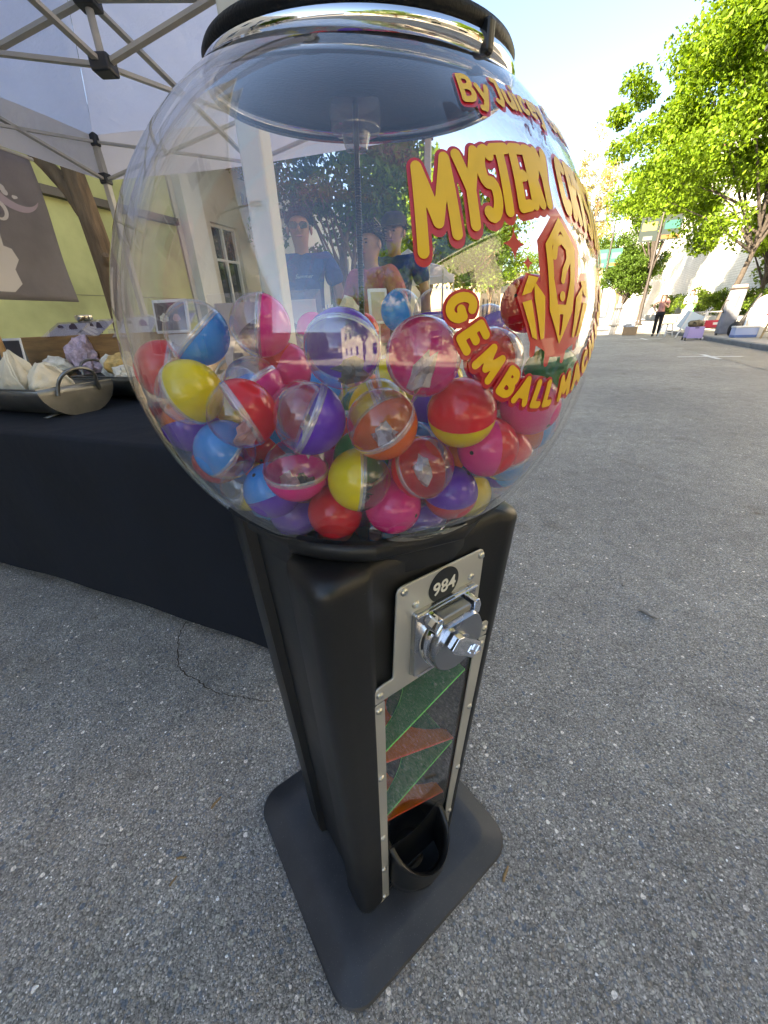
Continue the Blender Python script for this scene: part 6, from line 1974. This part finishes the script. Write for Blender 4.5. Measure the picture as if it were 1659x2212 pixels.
MB().box((0, 0, .05), (.628, .368, .07)).obj('stripe', mat('cooler_navy', (.10, .18, .42), .4), cl2, bevel=.01)
MB().box((0, 0, .305), (.64, .38, .05)).obj('lid', M_WPLAS, cl2, bevel=.015)
wbx = MB().box((0, 0, 0), (.42, .36, .30)).obj('cardboard_box', mat('white_card', (.66, .63, .58), .8), None, bevel=.006, label='white cardboard box right of the blue cooler', cat='box')
wbx.location = (12.1, 12.95, .278); wbx.rotation_euler = (0, 0, R(-22))
ch = empty('leaning_table', (12.55, 13.55, .125), R(-25), 'white folded table leaning upright with a round white seat back behind', 'table')
MB().box((0, 0, .48), (.95, .04, .72), Matrix.Rotation(R(8), 4, 'X')).obj('panel', mat('offwhite_panel', (.66, .62, .55), .5), ch, bevel=.03)
MB().prism([(.34 * math.cos(2 * math.pi * k_ / 30), .34 * math.sin(2 * math.pi * k_ / 30)) for k_ in range(30)], .06, .09, lambda u, v, d: (u - .05, d, v + .86)).obj('round_back', mat('offwhite_panel', (.66, .62, .55), .5), ch, bevel=.01)
MB().bar((-.46, -.05, .75), (-.58, -.25, 0), .04).obj('leg', mat('leg_blue_grey', (.45, .52, .6), .4), ch)
MB().bar((.44, -.05, .75), (.5, -.25, 0), .04).obj('leg', M_WPLAS, ch)
wt = empty('vendor_table', sn(15.6, 6.75, .125), STREET_RZ, 'small wooden table with a red and orange cloth at the right edge', 'table')
MB().box((0, 0, .55), (1.5, .6, .03)).obj('tabletop', mat('green_top', (.10, .30, .16), .6), wt, bevel=.006)
for sx in (-1, 1):
    for sy in (-1, 1):
        MB().bar((sx * .6, sy * .25, .54), (sx * .68, sy * .25, 0), .04).obj('leg', M_WOODP, wt)
    MB().bar((sx * .65, -.25, .2), (sx * .65, .25, .2), .03).obj('stretcher', M_WOODP, wt)
rcl = MB().blob((0, 0, 0), (.34, .28, .09), 3, .35, 2.2, 8).obj('folded_cloth', mat('red_cloth', (.45, .04, .05), .8, vary=.5, vscale=6), None, smooth=True, label='crumpled red and orange cloth lying on the small wooden table', cat='cloth')
rcl.location = sn(15.4, 6.2, .725 + .04)
rco = MB().blob((0, 0, 0), (.16, .14, .20), 3, .35, 2.2, 9).obj('hanging_edge', mat('orange_cloth', (.75, .16, .02), .8), rcl, smooth=True)
rco.location = (-.16, -.26, -.08)
# bundle of folded tent legs, box and plastic bag at the far kerb edge
fl = empty('tent_leg_bundle', (11.37, 20.16, .004), R(-22), 'bundle of folded grey metal tent legs standing in the road', 'tent frame')
for i in range(7):
    x, y = (i % 4) * .07 - .1, (i // 4) * .08
    MB().bar((x, y, 0), (x * 1.15 + .12, y + .05, 1.28 + .03 * (i % 3)), .045).obj('leg', mat('galv_leg', (.36, .38, .42), .35, .8), fl)
MB().box((.03, .03, .42), (.42, .22, .05)).obj('slider', M_JOINT, fl)
MB().box((.10, .05, 1.12), (.42, .22, .05)).obj('slider', M_JOINT, fl)
bx = empty('cardboard_box', (11.75, 19.35, .004), R(-35), 'open brown cardboard box in the road beside the folded metal legs', 'box')
for (c, s_) in [((0, -.2, .17), (.55, .012, .34)), ((0, .2, .17), (.55, .012, .34)), ((-.27, 0, .17), (.012, .39, .34)), ((.27, 0, .17), (.012, .39, .34)), ((0, 0, .01), (.52, .38, .012))]:
    MB().box(c, s_).obj('side', mat('brown_card', (.40, .27, .16), .85, vary=.1), bx)
MB().box((.30, -.02, .42), (.012, .39, .2), Matrix.Rotation(R(25), 4, 'Y')).obj('flap', mat('brown_card', (.40, .27, .16), .85), bx)
pbg = MB().blob((0, 0, 0), (.30, .24, .22), 3, .5, 2.0, 6).obj('plastic_bag', mat('pale_blue_plastic', (.46, .54, .68), .25, vary=.3, vscale=9, bump=.6, bscale=14, bdist=.03), None, smooth=True, label='crumpled pale blue plastic bag on the brown cardboard box', cat='bag')
pbg.location = (11.66, 19.42, .52)
scr = empty('scooter', sn(25.5, 6.9, .125), STREET_RZ + .5, 'green and black electric scooter parked behind the two women', 'scooter')
MB().bar((0, -.4, .12), (0, .35, .12), .16, .05).obj('deck', M_POLE, scr)
MB().tube([(0, .42, .12), (.04, .34, 1.12)], .05, 12).obj('stem', M_POLE, scr)
MB().box((.02, .37, .62), (.11, .11, .34)).obj('green_band', mat('scooter_green', (.12, .50, .12), .5), scr, bevel=.01)
MB().box((.03, .35, .98), (.11, .11, .16)).obj('green_band', mat('scooter_green', (.12, .50, .12), .5), scr, bevel=.01)
MB().bar((-.24, .33, 1.13), (.3, .33, 1.13), .04).obj('handlebar', M_POLE, scr)
for y in (-.5, .45):
    MB().tube([(-.025, y, .11), (.025, y, .11)], .11, 20).obj('wheel', M_POLE, scr, smooth=True)

# ------------------------------------------------------------------ litter on the asphalt
M_TWIG = mat('dry_twig', (.30, .19, .09), .85, vary=.3, vscale=80)
M_TWIG_P = mat('grey_twig', (.34, .30, .26), .85, vary=.3, vscale=80)
for lab, (x, y), L, a, m_ in [('short pale twig on the asphalt left of the machine foot', (-.445, .53), .022, 60, M_TWIG), ('forked bit of straw on the asphalt, lower left', (-.482, .423), .016, 5, M_TWIG), ('tiny straw piece below the forked one', (-.482, .384), .014, 65, M_TWIG),
                              ('curled brown bit touching the right corner of the machine foot', (.222, .372), .022, 55, M_TWIG), ('grey twig on the open asphalt right of the machine', (.995, 1.116), .05, -58, M_TWIG_P), ('small curved pale bit of bark above the grey twig', (1.013, 1.306), .03, 50, M_TWIG_P)]:
    L *= 1.35
    d = Vector((math.cos(R(a)), math.sin(R(a)), 0)) * L / 2
    sdv = Vector((-d.y, d.x, 0)) * .35
    o = MB().tube([-d, -d * .3 + sdv * .4, d * .4, d], [L * .09, L * .11, L * .09, L * .06], 7).obj('twig', m_, None, smooth=True, label=lab, cat='twig', group='twigs on the asphalt')
    o.location = (x, y, L * .09 + .001)
